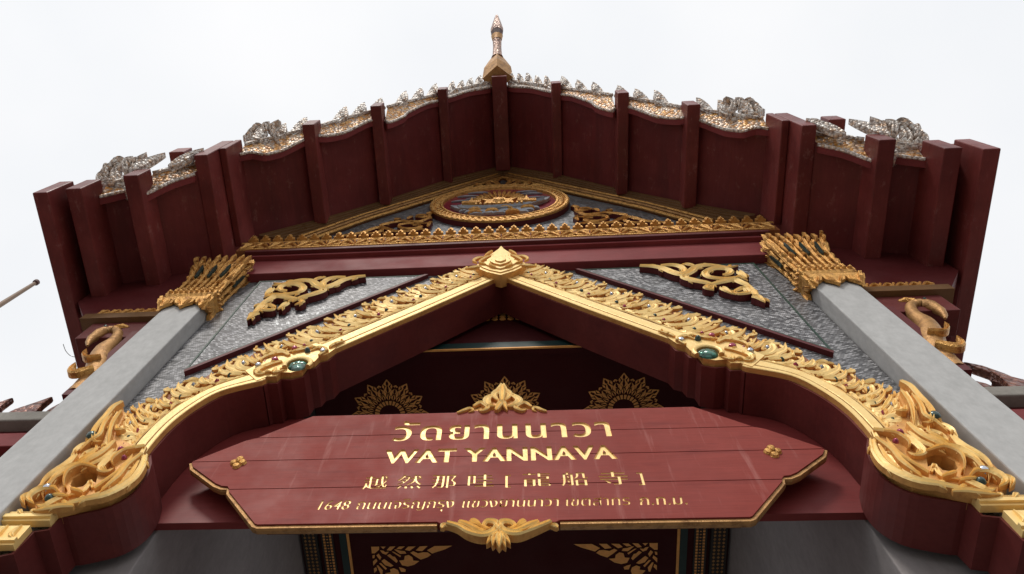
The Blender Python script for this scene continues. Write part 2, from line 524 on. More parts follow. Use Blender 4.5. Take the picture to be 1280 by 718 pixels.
# columns
for s in SIDES:
    c = MB()
    x0, x1 = sorted((s * 3.15, s * 3.575))
    c.box(x0, x1, 2.9, 3.32, 0, 9.02)
    co = c.build('column', M['plaster'], gate, bevel=0.012)
    # capital: collar, hanging petals, flaring ribbed body, flame tips
    cxx = s * 3.3625
    cy = 3.11
    cap = MB()
    def ring(hx, z, yy=None):
        hy = hx
        return [(cxx - hx, cy - hy, z), (cxx + hx, cy - hy, z), (cxx + hx, cy + hy, z), (cxx - hx, cy + hy, z)]
    prof = [(0.225, 8.93), (0.27, 8.95), (0.275, 9.02), (0.255, 9.06), (0.28, 9.10), (0.28, 9.18), (0.225, 9.22), (0.215, 9.5), (0.235, 9.8), (0.275, 10.02), (0.28, 10.04)]
    cap.quadstrip([ring(a, z) for a, z in prof], 0, True)
    cap.face(ring(0.28, 10.04))
    capo = cap.build('capital', M['old_shaded_gold'], co)
    lv = MB()
    hprof = [(9.05, 0.27), (9.2, 0.235), (9.5, 0.225), (9.8, 0.245), (10.05, 0.29), (10.4, 0.35)]
    for face in range(4):
        def fr(u, v, w, face=face):
            d = interp(hprof, v) + w
            k = (interp(hprof, v)) / 0.3
            if face == 0: return (cxx + u * k, cy - d, v)
            if face == 1: return (cxx + d, cy + u * k, v)
            if face == 2: return (cxx - d, cy + u * k, v)
            return (cxx + u * k, cy + d, v)
        for q in range(7):
            u = -0.285 + q * 0.095
            top = 10.04 + (0.10 if q % 2 == 0 else 0.0) + random.uniform(-.03, .03)
            lv.relief([(u, 9.2), (u * 1.02, 9.6), (u * 1.03, 10.0), (u * 1.08, top)], 0.06, 0.035, fr, 0, n=3)
            lv.relief([(u + 0.03, 9.95), (u + 0.05, 10.05), (u + 0.02, 10.17)], 0.045, 0.06, fr, 0, n=2)
            jt = random.uniform(-.02, .02)
            for zz in (9.45, 9.6, 9.85, 10.08):
                sg = random.choice((-1, 1))
                lv.relief([(u + sg * .01, zz + jt), (u + sg * .045, zz + .06 + jt), (u + sg * .03, zz + .14 + jt)], 0.035, random.uniform(.035, .065), fr, 0, n=2)
            lv.relief([(u - 0.03, 9.75), (u - 0.05, 9.9), (u - 0.02, 10.02)], 0.045, 0.05, fr, 0, n=2)
            lv.dome((u, 9.28), 0.035, 0.05, fr, 0, 6, 2)
            lv.dome((u, 9.38), 0.03, 0.045, fr, 0, 6, 2)
        for u in (-0.19, 0.0, 0.19):
            gems = MB()
            gems.prism([(u - 0.02, 9.62), (u + 0.02, 9.62), (u + 0.022, 9.88), (u, 9.93), (u - 0.022, 9.88)],
                       lambda a, b: fr(a, b, 0.055), lambda a, b: fr(a, b, 0.0))
            gems.build('glass_inlay', M['dark_glass'], co)
        # petals hanging over the shaft
        def fp(u, v, w, face=face):
            d = 0.225 + w + max(0, v - 8.9) * 0.25
            if face == 0: return (cxx + u, cy - d, v)
            if face == 1: return (cxx + d, cy + u, v)
            if face == 2: return (cxx - d, cy + u, v)
            return (cxx + u, cy + d, v)
        for uc, hw, dz in ((-0.21, 0.1, 0.19), (0, 0.12, 0.2), (0.21, 0.1, 0.19)):
            lv.prism([(uc - hw, 8.98), (uc - hw * 0.8, 8.9), (uc - hw * 0.35, 8.86), (uc, 8.98 - dz), (uc + hw * 0.35, 8.86), (uc + hw * 0.8, 8.9), (uc + hw, 8.98)],
                     lambda a, b: fp(a, b, 0.035), lambda a, b: fp(a, b, 0.0))
            lv.relief([(uc - hw * 0.6, 8.96), (uc - hw * 0.3, 8.88), (uc, 8.82)], 0.045, 0.05, fp, 0, n=2)
            lv.relief([(uc + hw * 0.6, 8.96), (uc + hw * 0.3, 8.88), (uc, 8.82)], 0.045, 0.05, fp, 0, n=2)
        for q in range(9):
            lv.dome((-0.28 + q * 0.07, 9.14), 0.03, 0.05, lambda a, b, w: fr(a, b, w + 0.02), 0, 6, 2)
    lv.build('capital_leaf_carving', M['old_shaded_gold'], co)

# wall of the arch: grey mosaic front, maroon reveal, one sheet of masonry each side
for s in SIDES:
    poly = [(s * x, z) for x, z in INNER] + [(s * 3.14, 10.0), (0, 10.0)]
    w = MB()
    w.prism(poly, facade(3.06), facade(3.37), 0, 1)
    w.build('mosaic_wall', [M['mosaic_b'], M['reveal']], gate)
    # boards lining the reveal, each butted against the next
    path = [(s * x, z) for x, z in INNER]
    segs = [path[0:2], path[1:3], path[2:13], path[12:18 + 5], path[22:38], path[37:]]
    segs = [path[0:2], path[1:3], path[2:13], path[12:26], path[26:38], path[38:]]
    segs = [q if i == 0 else [segs[i - 1][-1]] + q if segs[i - 1][-1] != q[0] else q for i, q in enumerate(segs)]
    for q in segs:
        if len(q) < 2:
            continue
        b = MB()
        rows = []
        for i, p in enumerate(q):
            a, c = q[max(0, i - 1)], q[min(len(q) - 1, i + 1)]
            tx, tz = c[0] - a[0], c[1] - a[1]
            L = hypot(tx, tz) or 1
            nx, nz = s * tz / L, -s * tx / L
            off = 0.02
            o1 = (p[0] + nx * off, p[1] + nz * off)
            rows.append([(o1[0], 3.0, o1[1]), (o1[0], 3.385, o1[1]), (p[0], 3.385, p[1]), (p[0], 3.0, p[1])])
        b.quadstrip(rows, 0, True)
        b.face(rows[0]); b.face(rows[-1])
        b.build('reveal_board', M['reveal'], gate)

# triangular panels in the spandrels
for s in SIDES:
    A, B, Cc = (s * 2.86, 7.62), (s * 2.88, 9.93), (s * 0.90, 9.93)
    p = MB()
    p.prism([A, B, Cc], facade(3.025), facade(3.06), 0, 1)
    po = p.build('spandrel_panel', [M['mosaic'], M['edge']], gate)
    def band(P, Q, w0, name, mat, y, th):
        b = MB()
        d = Vector((Q[0] - P[0], Q[1] - P[1])).normalized()
        n = Vector((-d.y, d.x))
        cen = Vector(((A[0] + B[0] + Cc[0]) / 3, (A[1] + B[1] + Cc[1]) / 3))
        if n.dot(cen - Vector(P)) < 0:
            n = -n
        poly = [P, Q, tuple(Vector(Q) + n * w0 - d * w0), tuple(Vector(P) + n * w0 + d * w0)]
        b.prism([tuple(x) for x in poly], facade(y), facade(y + th), 0)
        b.build(name, mat, po)
    band(A, Cc, 0.03, 'green_border', M['green'], 3.016, 0.012)
    band(A, B, 0.018, 'green_border', M['green'], 3.018, 0.012)
    band(B, Cc, 0.02, 'green_border', M['green'], 3.020, 0.012)
    # maroon ledge under the slanting side
    b = MB()
    d = Vector((Cc[0] - A[0], Cc[1] - A[1])).normalized()
    n = Vector((-d.y, d.x)) * (1 if s > 0 else -1)
    if n.y > 0: n = -n
    q = [A, Cc, tuple(Vector(Cc) + n * 0.04 + d * 0.02), tuple(Vector(A) + n * 0.04 - d * 0.02)]
    b.prism([tuple(x) for x in q], facade(3.008), facade(3.06), 0)
    b.build('panel_ledge', M['edge'], po)

# gilded band of the arch (ruled between inner edge and crest)
KI = [(0, 9.61), (0.85, 8.60), (1.53, 7.82), (2.02, 7.26), (2.32, 7.09), (2.46, 6.84), (2.535, 6.56), (2.55, 6.24), (2.52, 6.08)]
KO = [(0.40, 10.02), (1.33, 9.08), (2.04, 8.25), (2.42, 7.77), (2.62, 7.43), (2.80, 7.22), (2.92, 7.0), (3.0, 6.80), (3.05, 6.5)]
KI_L = [0]
for a, b in zip(KI, KI[1:]):
    KI_L.append(KI_L[-1] + hypot(b[0] - a[0], b[1] - a[1]))
_fi = cr(KI[3:], 8)
BI = [KI[0], KI[1], KI[2]] + _fi
_fo = cr(KO[3:], 8)
BO = [KO[0], KO[1], KO[2]] + _fo
BL = [0]
for a, b in zip(BI, BI[1:]):
    BL.append(BL[-1] + hypot(b[0] - a[0], b[1] - a[1]))
BLEN = BL[-1]
def band_pt(s_, t_):
    s_ = max(0, min(BLEN - 1e-6, s_))
    for i in range(len(BL) - 1):
        if s_ <= BL[i + 1]:
            f = (s_ - BL[i]) / (BL[i + 1] - BL[i])
            ix, iz = BI[i][0] + (BI[i + 1][0] - BI[i][0]) * f, BI[i][1] + (BI[i + 1][1] - BI[i][1]) * f
            ox, oz = BO[i][0] + (BO[i + 1][0] - BO[i][0]) * f, BO[i][1] + (BO[i + 1][1] - BO[i][1]) * f
            return ix + (ox - ix) * t_, iz + (oz - iz) * t_
frame = {}
KNEE0, KNEE1 = 2.34, 3.06          # stretch of the band taken by the cusp with the green stone
for s in SIDES:
    fobj = MB()
    prof_m = [(0.0, -0.06), (0.0, 0.045), (0.01, 0.05), (0.075, 0.05), (0.08, 0.03), (0.105, 0.03), (0.11, 0.045), (0.12, 0.048), (0.26, 0.048), (0.265, 0.025), (0.285, 0.025), (0.29, 0.01)]
    rows = []
    svals = [0, BL[1] * 0.5, BL[1], BL[2] - 0.12] + [x for x in BL[2:] if x < 0] 
    svals = sorted(set([0, BL[1] * 0.5, BL[1], KNEE0]))
    sv2 = [KNEE1] + [x for x in BL if x > KNEE1 + 0.02]
    for part in (svals, sv2):
        rows = []
        for sv in part:
            rows.append([(s * band_pt(sv, t)[0], 3.0 - w, band_pt(sv, t)[1]) for t, w in prof_m])
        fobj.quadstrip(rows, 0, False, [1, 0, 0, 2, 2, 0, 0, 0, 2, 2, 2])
    fo = fobj.build('arch_moulding', [M['gold'], M['gold_shaded'], M['recess_shade']], gate)
    frame[s] = fo
    # ground of the carved zone
    b = MB()
    cs = [BLEN * i / 60 for i in range(61)]
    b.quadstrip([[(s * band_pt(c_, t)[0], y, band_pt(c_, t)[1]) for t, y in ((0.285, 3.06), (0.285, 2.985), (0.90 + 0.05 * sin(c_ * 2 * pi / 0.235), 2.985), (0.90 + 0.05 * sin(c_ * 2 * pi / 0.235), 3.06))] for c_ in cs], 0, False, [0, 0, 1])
    b.build('carving_ground', [M['recess_shade'], M['edge']], fo)
    # scroll units along the band
    U = [([(0.02, .40), (.14, .39), (.28, .45), (.38, .58), (.37, .74), (.27, .82), (.17, .75), (.20, .63), (.27, .62)], .085, .07, 'leaf'),
         ([(.30, .42), (.42, .52), (.50, .68), (.52, .86), (.44, 1.08)], .10, .085, 'leaf'),
         ([(.44, .40), (.56, .47), (.66, .60), (.69, .78), (.62, .96)], .09, .07, 'leaf'),
         ([(.60, .38), (.74, .42), (.86, .54), (.90, .72), (.84, .93)], .085, .075, 'leaf'),
         ([(.74, .62), (.80, .56), (.76, .48), (.68, .50)], .06, .08, 'leaf'),
         ([(.90, .40), (.98, .50), (1.02, .66), (.98, .84)], .07, .06, 'leaf'),
         ([(.06, .52), (.10, .64), (.08, .80), (.02, .92)], .07, .07, 'leaf'),
         ([(.25, .88), (.33, .93), (.38, 1.0)], .05, .06, 'leaf'),
         ([(.12, .80), (.22, .92), (.24, 1.02)], .08, .06, 'leaf'),
         ([(.52, .50), (.50, .60), (.56, .70)], .05, .07, 'leaf'),
         ([(.33, .36), (.36, .44), (.30, .52)], .05, .07, 'leaf'),
         ([(.66, .88), (.74, .98), (.72, 1.06)], .07, .05, 'leaf'),
         ([(.0, .315), (.25, .32), (.5, .315), (.75, .32), (1.0, .315)], .03, .03, 'none'),
         ([(.05, .33), (.16, .36), (.30, .34)], .06, .03, 'both'), ([(.40, .34), (.52, .37), (.64, .34)], .06, .03, 'both'), ([(.72, .34), (.84, .37), (.98, .34)], .06, .03, 'both')]
    unit = 0.47
    starts = [0.20 + unit * k for k in range(4)] + [2.06] + [2.5 + unit * k for k in range(4)] + [4.30, 0.0]
    ends = []
    for k, s0 in enumerate(starts):
        ul = (0.30 if k == 4 else unit)
        if k == 4: s0 = 2.08; ul = 0.42
        if k == 9: ul = BLEN - s0
        if k == 10: ul = 0.26
        c = MB()
        rnd = random.Random(k)
        def fn(u, v, w):
            x, z = band_pt(s0 + u * ul, v)
            return (s * x, 2.985 - w, z)
        for pts, wd, h, tap in U:
            # widths are metres; convert the unit square so relief offsets stay round
            P = [(u * ul, v * 0.64) for u, v in pts]
            P = [(a + rnd.uniform(-.006, .006), b_ + rnd.uniform(-.006, .006)) for a, b_ in P]
            f2 = lambda a, b_, w: fn(a / ul, b_ / 0.64, w)
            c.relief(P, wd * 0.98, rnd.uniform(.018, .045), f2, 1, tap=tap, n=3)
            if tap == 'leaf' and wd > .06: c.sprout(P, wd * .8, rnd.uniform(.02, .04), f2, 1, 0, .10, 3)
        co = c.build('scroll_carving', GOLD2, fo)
        domes('glass_bead', [(u * ul, v * .64, .027, mt, .02) for u, v, mt in ((0.27, 0.70, 'glass_clear'), (0.64, 0.5, 'dark_glass'), (0.90, .46, 'glass_pink'))], f2, fo, 0.05)
    # cusp with the green stone
    k = MB()
    cus = [(1.50, 7.86), (1.555, 7.72), (1.62, 7.68), (1.64, 7.58), (1.70, 7.55), (1.71, 7.42), (1.80, 7.38), (1.89, 7.39), (1.91, 7.32), (1.99, 7.32), (2.06, 7.25), (2.22, 7.44), (2.05, 7.72), (1.72, 7.96)]
    k.prism([(s * x, z) for x, z in cus], facade(2.945), facade(3.04), 0, 1)
    k.build('cusp_plate', [M['gold'], M['gold_shaded']], fo)
    k = MB()
    ff = lambda u, v, w: (s * u, 2.945 - w, v)
    rg = [(1.765 + 0.115 * cos(a), 7.49 + 0.11 * sin(a)) for a in [pi * (-0.15 + 1.3 * i / 14) for i in range(15)]]
    k.relief(rg, 0.045, 0.04, ff, 1, tap='none', n=1, groove=False)
    for pts, wd in (([(1.93, 7.58), (2.02, 7.52), (2.1, 7.42), (2.06, 7.34), (1.98, 7.40)], .08), ([(1.62, 7.68), (1.58, 7.78), (1.66, 7.84), (1.72, 7.78)], .07),
                    ([(1.90, 7.70), (1.98, 7.76), (2.1, 7.70), (2.16, 7.58)], .08), ([(1.72, 7.88), (1.82, 7.80), (1.93, 7.76)], .07), ([(1.95, 7.45), (1.93, 7.36), (1.86, 7.42)], .06),
                    ([(1.56, 7.84), (1.52, 7.9), (1.44, 7.98)], .06)):
        k.relief(pts, wd * .8, .03, ff, 1)
        k.sprout(pts, wd * .6, .035, ff, 1, 0, .07)
    k.build('cusp_carving', GOLD2, fo)
    k = MB()
    k.dome((1.765, 7.49), 0.088, 0.035, ff, 0, 16, 4)
    k.build('green_stone', M['glass_green'], fo, smooth=True)
    domes('glass_bead', [(1.60, 7.75, .034, 'glass_clear'), (2.0, 7.60, .04, 'glass_pink'), (1.88, 7.82, .034, 'glass_pink'), (2.12, 7.5, .034, 'glass_clear'), (1.75, 7.78, .03, 'dark_glass')], ff, fo, 0.05)

# crown leaf at the apex
CROWN = [(0, 10.52), (0.035, 10.38), (0.11, 10.22), (0.14, 10.18), (0.135, 10.12), (0.20, 10.04), (0.25, 9.94), (0.24, 9.87), (0.28, 9.84), (0.29, 9.78), (0.24, 9.68), (0.15, 9.57), (0, 9.46)]
def nested_leaf(mb, sc, y, th, z0):
    poly = [(x * sc, z0 + (z - 9.8) * sc) for x, z in CROWN]
    poly += [(-x, z) for x, z in reversed(poly[1:-1])]
    mb.prism(poly, facade(y), facade(y + th), 0, 1)
lf = MB()
nested_leaf(lf, 1.0, 2.88, 0.16, 9.8)
for sc, y, z0 in ((0.86, 2.865, 9.80), (0.66, 2.845, 9.80), (0.42, 2.82, 9.78), (0.22, 2.80, 9.76)):
    nested_leaf(lf, sc, y, 0.03, z0)
lf.build('apex_leaf', [M['gold'], M['gold_shaded']], gate, bevel=0.008)
for s in SIDES:
    lf = MB()
    f_ = lambda u, v, w: (s * u, 2.865 - w, v)
    for pts, wd in (([(0.20, 9.98), (0.27, 9.94), (0.31, 9.86), (0.27, 9.80)], .05), ([(0.12, 10.02), (0.19, 9.92), (0.24, 9.80), (0.16, 9.74)], .04),
                    ([(0.10, 10.20), (0.16, 10.08), (0.20, 9.98)], .03), 
                    ([(0.24, 9.66), (0.32, 9.62), (0.40, 9.62)], .06), ([(0.06, 9.62), (0.12, 9.70), (0.06, 9.78)], .035)):
        lf.relief(pts, wd, .04, f_, 1)
    lf.build('apex_carving', GOLD2, gate)

# naga heads at the foot of the arch
NAGA2 = [([(-2.66, 5.70), (-2.58, 5.86), (-2.57, 6.0), (-2.60, 6.12)], .035, .10), ([(-2.61, 6.18), (-2.68, 6.12), (-2.70, 6.02), (-2.66, 5.97)], .03, .12),
         ([(-2.98, 6.72), (-2.94, 6.50), (-2.88, 6.34), (-2.83, 6.22)], .04, .11), ([(-3.05, 6.55), (-3.02, 6.38), (-2.96, 6.27), (-2.92, 6.30)], .04, .13),
         ([(-2.92, 6.22), (-2.88, 6.14), (-2.92, 6.06), (-2.98, 6.02)], .035, .14), ([(-2.86, 6.12), (-2.90, 6.03), (-2.96, 5.98)], .03, .14),
         ([(-3.0, 5.98), (-3.03, 5.86), (-3.06, 5.76)], .03, .13), ([(-2.93, 5.90), (-2.99, 5.82), (-3.0, 5.72), (-2.98, 5.66)], .035, .14),
         ([(-2.88, 5.66), (-2.94, 5.70), (-3.0, 5.68), (-2.97, 5.62)], .035, .13), ([(-2.80, 5.62), (-2.88, 5.62), (-2.96, 5.6)], .03, .12),
         ([(-3.06, 5.66), (-3.09, 5.60), (-3.05, 5.55)], .05, .15), ([(-2.72, 5.66), (-2.79, 5.68), (-2.84, 5.72)], .03, .13), ([(-2.9, 6.5), (-2.86, 6.42), (-2.82, 6.46)], .04, .08)]
NAGA = [([(-2.5,6.1),(-2.45,5.94),(-2.45,5.78),(-2.54,5.64),(-2.68,5.59),(-2.8,5.55),(-2.89,5.58)],0.13,0.07),([(-2.56,6.22),(-2.53,6.02),(-2.52,5.84),(-2.57,5.72),(-2.66,5.65),(-2.76,5.6)],0.1,0.09),([(-2.56,6.22),(-2.65,6.18),(-2.72,6.11),(-2.75,6.01),(-2.74,5.93),(-2.68,5.91),(-2.66,5.96)],0.12,0.12),([(-2.52,6.1),(-2.55,5.94),(-2.55,5.81),(-2.58,5.72),(-2.61,5.67)],0.07,0.08),([(-2.51,6.02),(-2.49,5.88),(-2.5,5.78),(-2.54,5.67)],0.06,0.1),([(-3.04,6.86),(-3.06,6.75),(-3.05,6.59),(-3.05,6.42),(-3.02,6.29)],0.09,0.1),([(-3.02,6.74),(-2.98,6.57),(-2.91,6.39),(-2.86,6.23),(-2.89,6.15),(-2.96,6.12)],0.09,0.11),([(-3.03,6.66),(-3.0,6.48),(-2.96,6.34),(-3.0,6.26),(-3.02,6.17)],0.07,0.13),([(-2.81,6.27),(-2.81,6.14),(-2.85,6.04),(-2.9,5.97),(-2.95,5.93)],0.09,0.1),([(-2.77,6.18),(-2.78,6.06),(-2.84,5.97),(-2.88,5.92)],0.08,0.08),([(-2.9,6.23),(-2.97,6.16),(-2.98,6.06)],0.07,0.13),([(-3.05,6.3),(-3.07,6.21),(-3.04,6.1)],0.08,0.12),([(-3.04,6.24),(-3.06,6.16),(-3.02,6.04)],0.06,0.14),([(-3.01,6.1),(-3.0,5.98),(-3.03,5.89),(-3.06,5.8),(-3.05,5.71)],0.12,0.09),([(-2.85,6.0),(-2.95,5.95),(-2.99,5.87),(-3.0,5.76),(-2.97,5.68)],0.09,0.11),([(-2.76,5.93),(-2.88,5.96),(-2.94,5.9),(-2.93,5.81),(-2.87,5.7)],0.05,0.12),([(-2.7,5.74),(-2.75,5.81),(-2.74,5.76),(-2.74,5.69),(-2.82,5.66),(-2.85,5.62)],0.06,0.11),([(-2.96,5.94),(-3.0,5.9),(-2.99,5.8),(-2.98,5.73)],0.06,0.12),([(-2.93,5.71),(-3.0,5.7),(-3.04,5.66),(-3.05,5.6),(-2.99,5.56)],0.13,0.11),([(-2.83,5.63),(-2.87,5.58),(-2.91,5.53),(-2.98,5.56)],0.1,0.1),([(-2.71,5.53),(-2.8,5.52),(-2.88,5.5),(-2.97,5.5)],0.09,0.07),([(-3.05,5.67),(-3.06,5.64),(-3.04,5.58)],0.09,0.14),([(-2.74,6.02),(-2.72,6.07),(-2.67,6.12)],0.06,0.14),([(-2.61,5.92),(-2.56,5.85),(-2.59,5.78)],0.06,0.12)]
NAGAO = [([(-3.06,6.89),(-3.09,6.84),(-3.07,6.63),(-3.07,6.41),(-3.1,6.23),(-3.04,6.03),(-3.08,5.92),(-3.12,5.84),(-3.12,5.7),(-3.08,5.61),(-2.97,5.52),(-2.84,5.52),(-2.74,5.56),(-2.66,5.62),(-2.56,5.66),(-2.51,5.76),(-2.48,5.88),(-2.49,6.02),(-2.52,6.13),(-2.58,6.26),(-2.7,6.29),(-2.83,6.37),(-2.91,6.51),(-2.95,6.69)],),([(-2.89,5.8),(-2.91,5.87),(-2.87,5.94),(-2.82,5.96),(-2.76,5.92),(-2.72,5.82),(-2.78,5.85),(-2.79,5.78),(-2.85,5.76)],),([(-3.03,6.36)],),([(-2.99,5.71)],),([(-2.91,5.6)],),([(-2.96,6.64)],),([(-2.7,6.15)],),([(-2.62,6.04)],)]
for s in SIDES:
    fo = frame[s]
    f_ = lambda u, v, w=0.0: (-s * u, 2.94 - w, v)
    nb = MB()
    nb.prism(NAGAO[0][0], lambda u, v: (-s * u, 2.94, v), lambda u, v: (-s * u, 3.05, v), 0, 1, holes=[NAGAO[1][0]])
    nb.build('naga_ground', [M['gold_shaded'], M['gold_shaded']], fo)
    hb = MB()
    hb.prism([(a, b) for a, b in NAGAO[1][0]], lambda u, v: (-s * u, 3.035, v), lambda u, v: (-s * u, 3.055, v), 0)
    hb.build('mouth_recess', M['red_shaded'], fo)
    nm = MB()
    for pts, wd, h in NAGA:
        nm.relief(pts, wd * 0.62, .03 + .02 * (len(pts) % 3), f_, 1, n=4)
        nm.sprout(pts, wd * .45, .045, f_, 1, 0, .12, 4)
    for pts, wd, h in NAGA2:
        nm.relief(pts, wd * .9, .065, f_, 1, n=3)
    for i in range(0):
        nm.relief([(-2.80 - 0.025 * i, 5.84 + 0.015 * i), (-2.81 - 0.025 * i, 5.80 + 0.015 * i)], 0.025, 0.05, f_, 1, n=1)
    nm.build('naga_head', GOLD2, fo, smooth=False)
    fe = lambda u, v, w=0.0: (-s * u, 2.90 - w, v)
    domes('glass_eye', [NAGAO[q][0][0] + (r, mt, r * 1.1) for q, mt, r in ((2, 'dark_glass', .04), (3, 'glass_clear', .035), (4, 'dark_glass', .03), (6, 'glass_pink', .025), (7, 'glass_pink', .02))], fe, fo, 0.03, 10, 3)
    # stepped mouldings below the head
    for k, (xa, xb, z0, z1, y) in enumerate(((2.83, 3.148, 5.44, 5.535, 2.95), (2.93, 3.148, 5.22, 5.40, 2.955), (3.04, 3.148, 5.0, 5.18, 2.96))):
        m_ = MB()
        x0, x1 = sorted((s * xa, s * xb))
        m_.box(x0, x1, y, 3.0, z0, z1)
        m_.box(x0, x1, y - 0.02, y, z0 + 0.02, z0 + 0.05)
        for j in range(3):
            m_.relief([(-(xa + .03 + j * .09), z0 + .05), (-(xa + .06 + j * .09), z0 + .08), (-(xa + .05 + j * .09), z1 - .005)], .04, .03,
                      lambda u, v, w: (-s * u, y - w, v), 0, n=2)
        m_.build('foot_moulding', M['gold'], fo)

# beam and cornice under the gable
b = MB(); b.box(-3.14, 3.14, 2.95, 3.37, 10.003, 10.47); b.build('tie_beam', M['beam'], gate, bevel=0.01)
b = MB(); b.box(-3.20, 3.20, 2.89, 3.37, 10.473, 10.525); b.build('cornice_step', M['beam'], gate, bevel=0.006)
b = MB(); b.box(-3.24, 3.24, 2.84, 3.37, 10.528, 10.60); b.build('cornice_step', M['edge'], gate, bevel=0.006)

# ------------------------------------------------------------------ pediment
ped = MB()
GL = [(0, 14.82), (0.93, 13.74), (2.03, 12.44), (2.72, 11.42)]
ST = [(0, 15.22), (0.90, 14.36), (1.82, 13.06), (2.62, 12.13), (3.35, 11.42)]
ped.prism([(-x, z) for x, z in reversed(GL)] + GL[1:] + [(2.8, 10.70), (-2.8, 10.70)], facade(3.06), facade(3.3), 0)
po = ped.build('pediment', M['mosaic_ped'], gate)
for s in SIDES:
    b = MB()
    rows = []
    N = 7
    stx = cr(ST, 1)
    GLp = [(0, 14.82), (0.93, 13.74), (2.03, 12.44), (2.45, 11.82), (2.72, 11.42)]
    for (gx, gz), (sx_, sz) in zip(GLp, ST):
        row = []
        for i in range(N + 1):
            t = i / N
            x, z = gx + (sx_ - gx) * t, gz + (sz - gz) * t
            y = 3.03 - 0.15 * t
            row.append((s * x, y, z))
            if i < N:
                row.append((s * (x + (sx_ - gx) / N * 0.8), y - 0.004, z + (sz - gz) / N * 0.8))
                row.append((s * (x + (sx_ - gx) / N * 0.82), y - 0.025, z + (sz - gz) / N * 0.82))
        rows.append(row)
    b.quadstrip(rows, 0)
    b.build('rake_cove', M['strip'], po)
    for k, (off, r, mt) in enumerate(((0.0, 0.028, 'old_shaded_gold'), (0.07, 0.022, 'dark_gold'), (0.13, 0.02, 'old_shaded_gold'))):
        b = MB()
        b.tube([(s * (x + off * 0.76), 3.01 - off * 0.35, z + off * 0.65) for x, z in GL], r, 6)
        b.build('rake_bead', M[mt], po, smooth=True)

def bud(mb, x, z, sc, y):
    f_ = lambda u, v, w: (x + u * sc, y - w * sc, z + v * sc)
    mb.prism([(-.5, 0), (-.42, .35), (-.18, .5), (0, 1.0), (.18, .5), (.42, .35), (.5, 0)], lambda u, v: f_(u, v, .22), lambda u, v: f_(u, v, 0))
    mb.prism([(-.25, .0), (-.25, .3), (0, .7), (.25, .3), (.25, .0)], lambda u, v: f_(u, v, .42), lambda u, v: f_(u, v, .2))
    mb.prism([(-.1, .0), (0, .4), (.1, .0)], lambda u, v: f_(u, v, .55), lambda u, v: f_(u, v, .4))
bm_ = MB(); bud(bm_, 0, 0, 0.145, 0)
bud_me = bm_.mesh('lotus_bud')
bud_me.materials.append(M['old_shaded_gold'])
NB = 41
for i in range(NB):
    o = bpy.data.objects.new('lotus_bud', bud_me)
    COL.objects.link(o)
    o.parent = po
    o.location = (-3.25 + 6.5 * i / (NB - 1), 2.842, 10.93)
    o.scale = (0.92, 1, random.uniform(1.0, 1.2))
b = MB(); b.box(-3.4, 3.4, 2.836, 3.1, 10.875, 10.93); b.build('gold_fillet', M['old_shaded_gold'], po, bevel=0.01)
b = MB(); b.box(-3.38, 3.38, 2.843, 3.1, 10.815, 10.872); b.build('dark_fillet', M['edge'], po)
b = MB(); b.box(-3.38, 3.38, 2.85, 3.1, 10.603, 10.812); b.build('frieze', M['recess_shade'], po)
vm = MB()
f0 = lambda u, v, w: (u, -w, v)
vm.relief([(-.09, .03), (-.04, .10), (.02, .17), (.07, .12), (.04, .07)], .045, .035, f0, 0, n=3)
vm.relief([(-.02, .04), (.05, .05), (.09, .10), (.085, .19)], .045, .035, f0, 0, n=3)
vm.relief([(-.08, .12), (-.06, .19), (-.02, .21)], .035, .03, f0, 0, n=2)
vm.relief([(-.09, .02), (0, .018), (.09, .02)], .03, .02, f0, 0, tap='none', n=1)
vine_me = vm.mesh('vine_carving'); vine_me.materials.append(M['old_shaded_gold'])
NV = 36
for i in range(NV):
    o = bpy.data.objects.new('vine_carving', vine_me)
    COL.objects.link(o)
    o.parent = po
    o.location = (-3.24 + 6.48 * i / (NV - 1), 2.85, 10.615)
    o.scale = (-1 if i % 2 else 1, 1, 1.15)

SPAN = [([(-1.57,9.78),(-1.7,9.74),(-1.81,9.65),(-1.89,9.51),(-1.98,9.44),(-2.08,9.53),(-2.17,9.66),(-2.29,9.71),(-2.4,9.68),(-2.51,9.62),(-2.63,9.67)],0.17,0.05),([(-1.8,9.76),(-1.92,9.75),(-2.0,9.69),(-2.02,9.57),(-1.94,9.44),(-1.87,9.51)],0.13,0.08),([(-2.08,9.51),(-1.97,9.36),(-2.06,9.24),(-2.19,9.14),(-2.24,9.05)],0.15,0.04),([(-2.39,9.38),(-2.46,9.41),(-2.5,9.5),(-2.45,9.57),(-2.33,9.58),(-2.23,9.48),(-2.22,9.35),(-2.3,9.29),(-2.42,9.28),(-2.54,9.3),(-2.6,9.2)],0.14,0.07),([(-2.28,9.03),(-2.3,8.95),(-2.34,8.85)],0.14,0.03),([(-2.18,9.11),(-2.33,9.18),(-2.46,9.22),(-2.52,9.12),(-2.56,9.03),(-2.59,8.9)],0.15,0.05),([(-2.38,8.91),(-2.49,8.98),(-2.5,8.86),(-2.4,8.83),(-2.37,8.9)],0.12,0.06),([(-2.51,8.76),(-2.56,8.72),(-2.59,8.6)],0.15,0.04),([(-2.54,9.05),(-2.55,8.95),(-2.56,8.81),(-2.57,8.71)],0.13,0.05),([(-2.58,9.49),(-2.59,9.38),(-2.61,9.27)],0.14,0.05),([(-2.16,9.69),(-2.1,9.75),(-2.04,9.78)],0.1,0.06),([(-2.18,9.11),(-2.12,9.02),(-2.19,8.96)],0.1,0.05)]
SX0, SX1 = min(p[0] for s_ in SPAN for p in s_[0]), max(p[0] for s_ in SPAN for p in s_[0])
SZ0, SZ1 = min(p[1] for s_ in SPAN for p in s_[0]), max(p[1] for s_ in SPAN for p in s_[0])
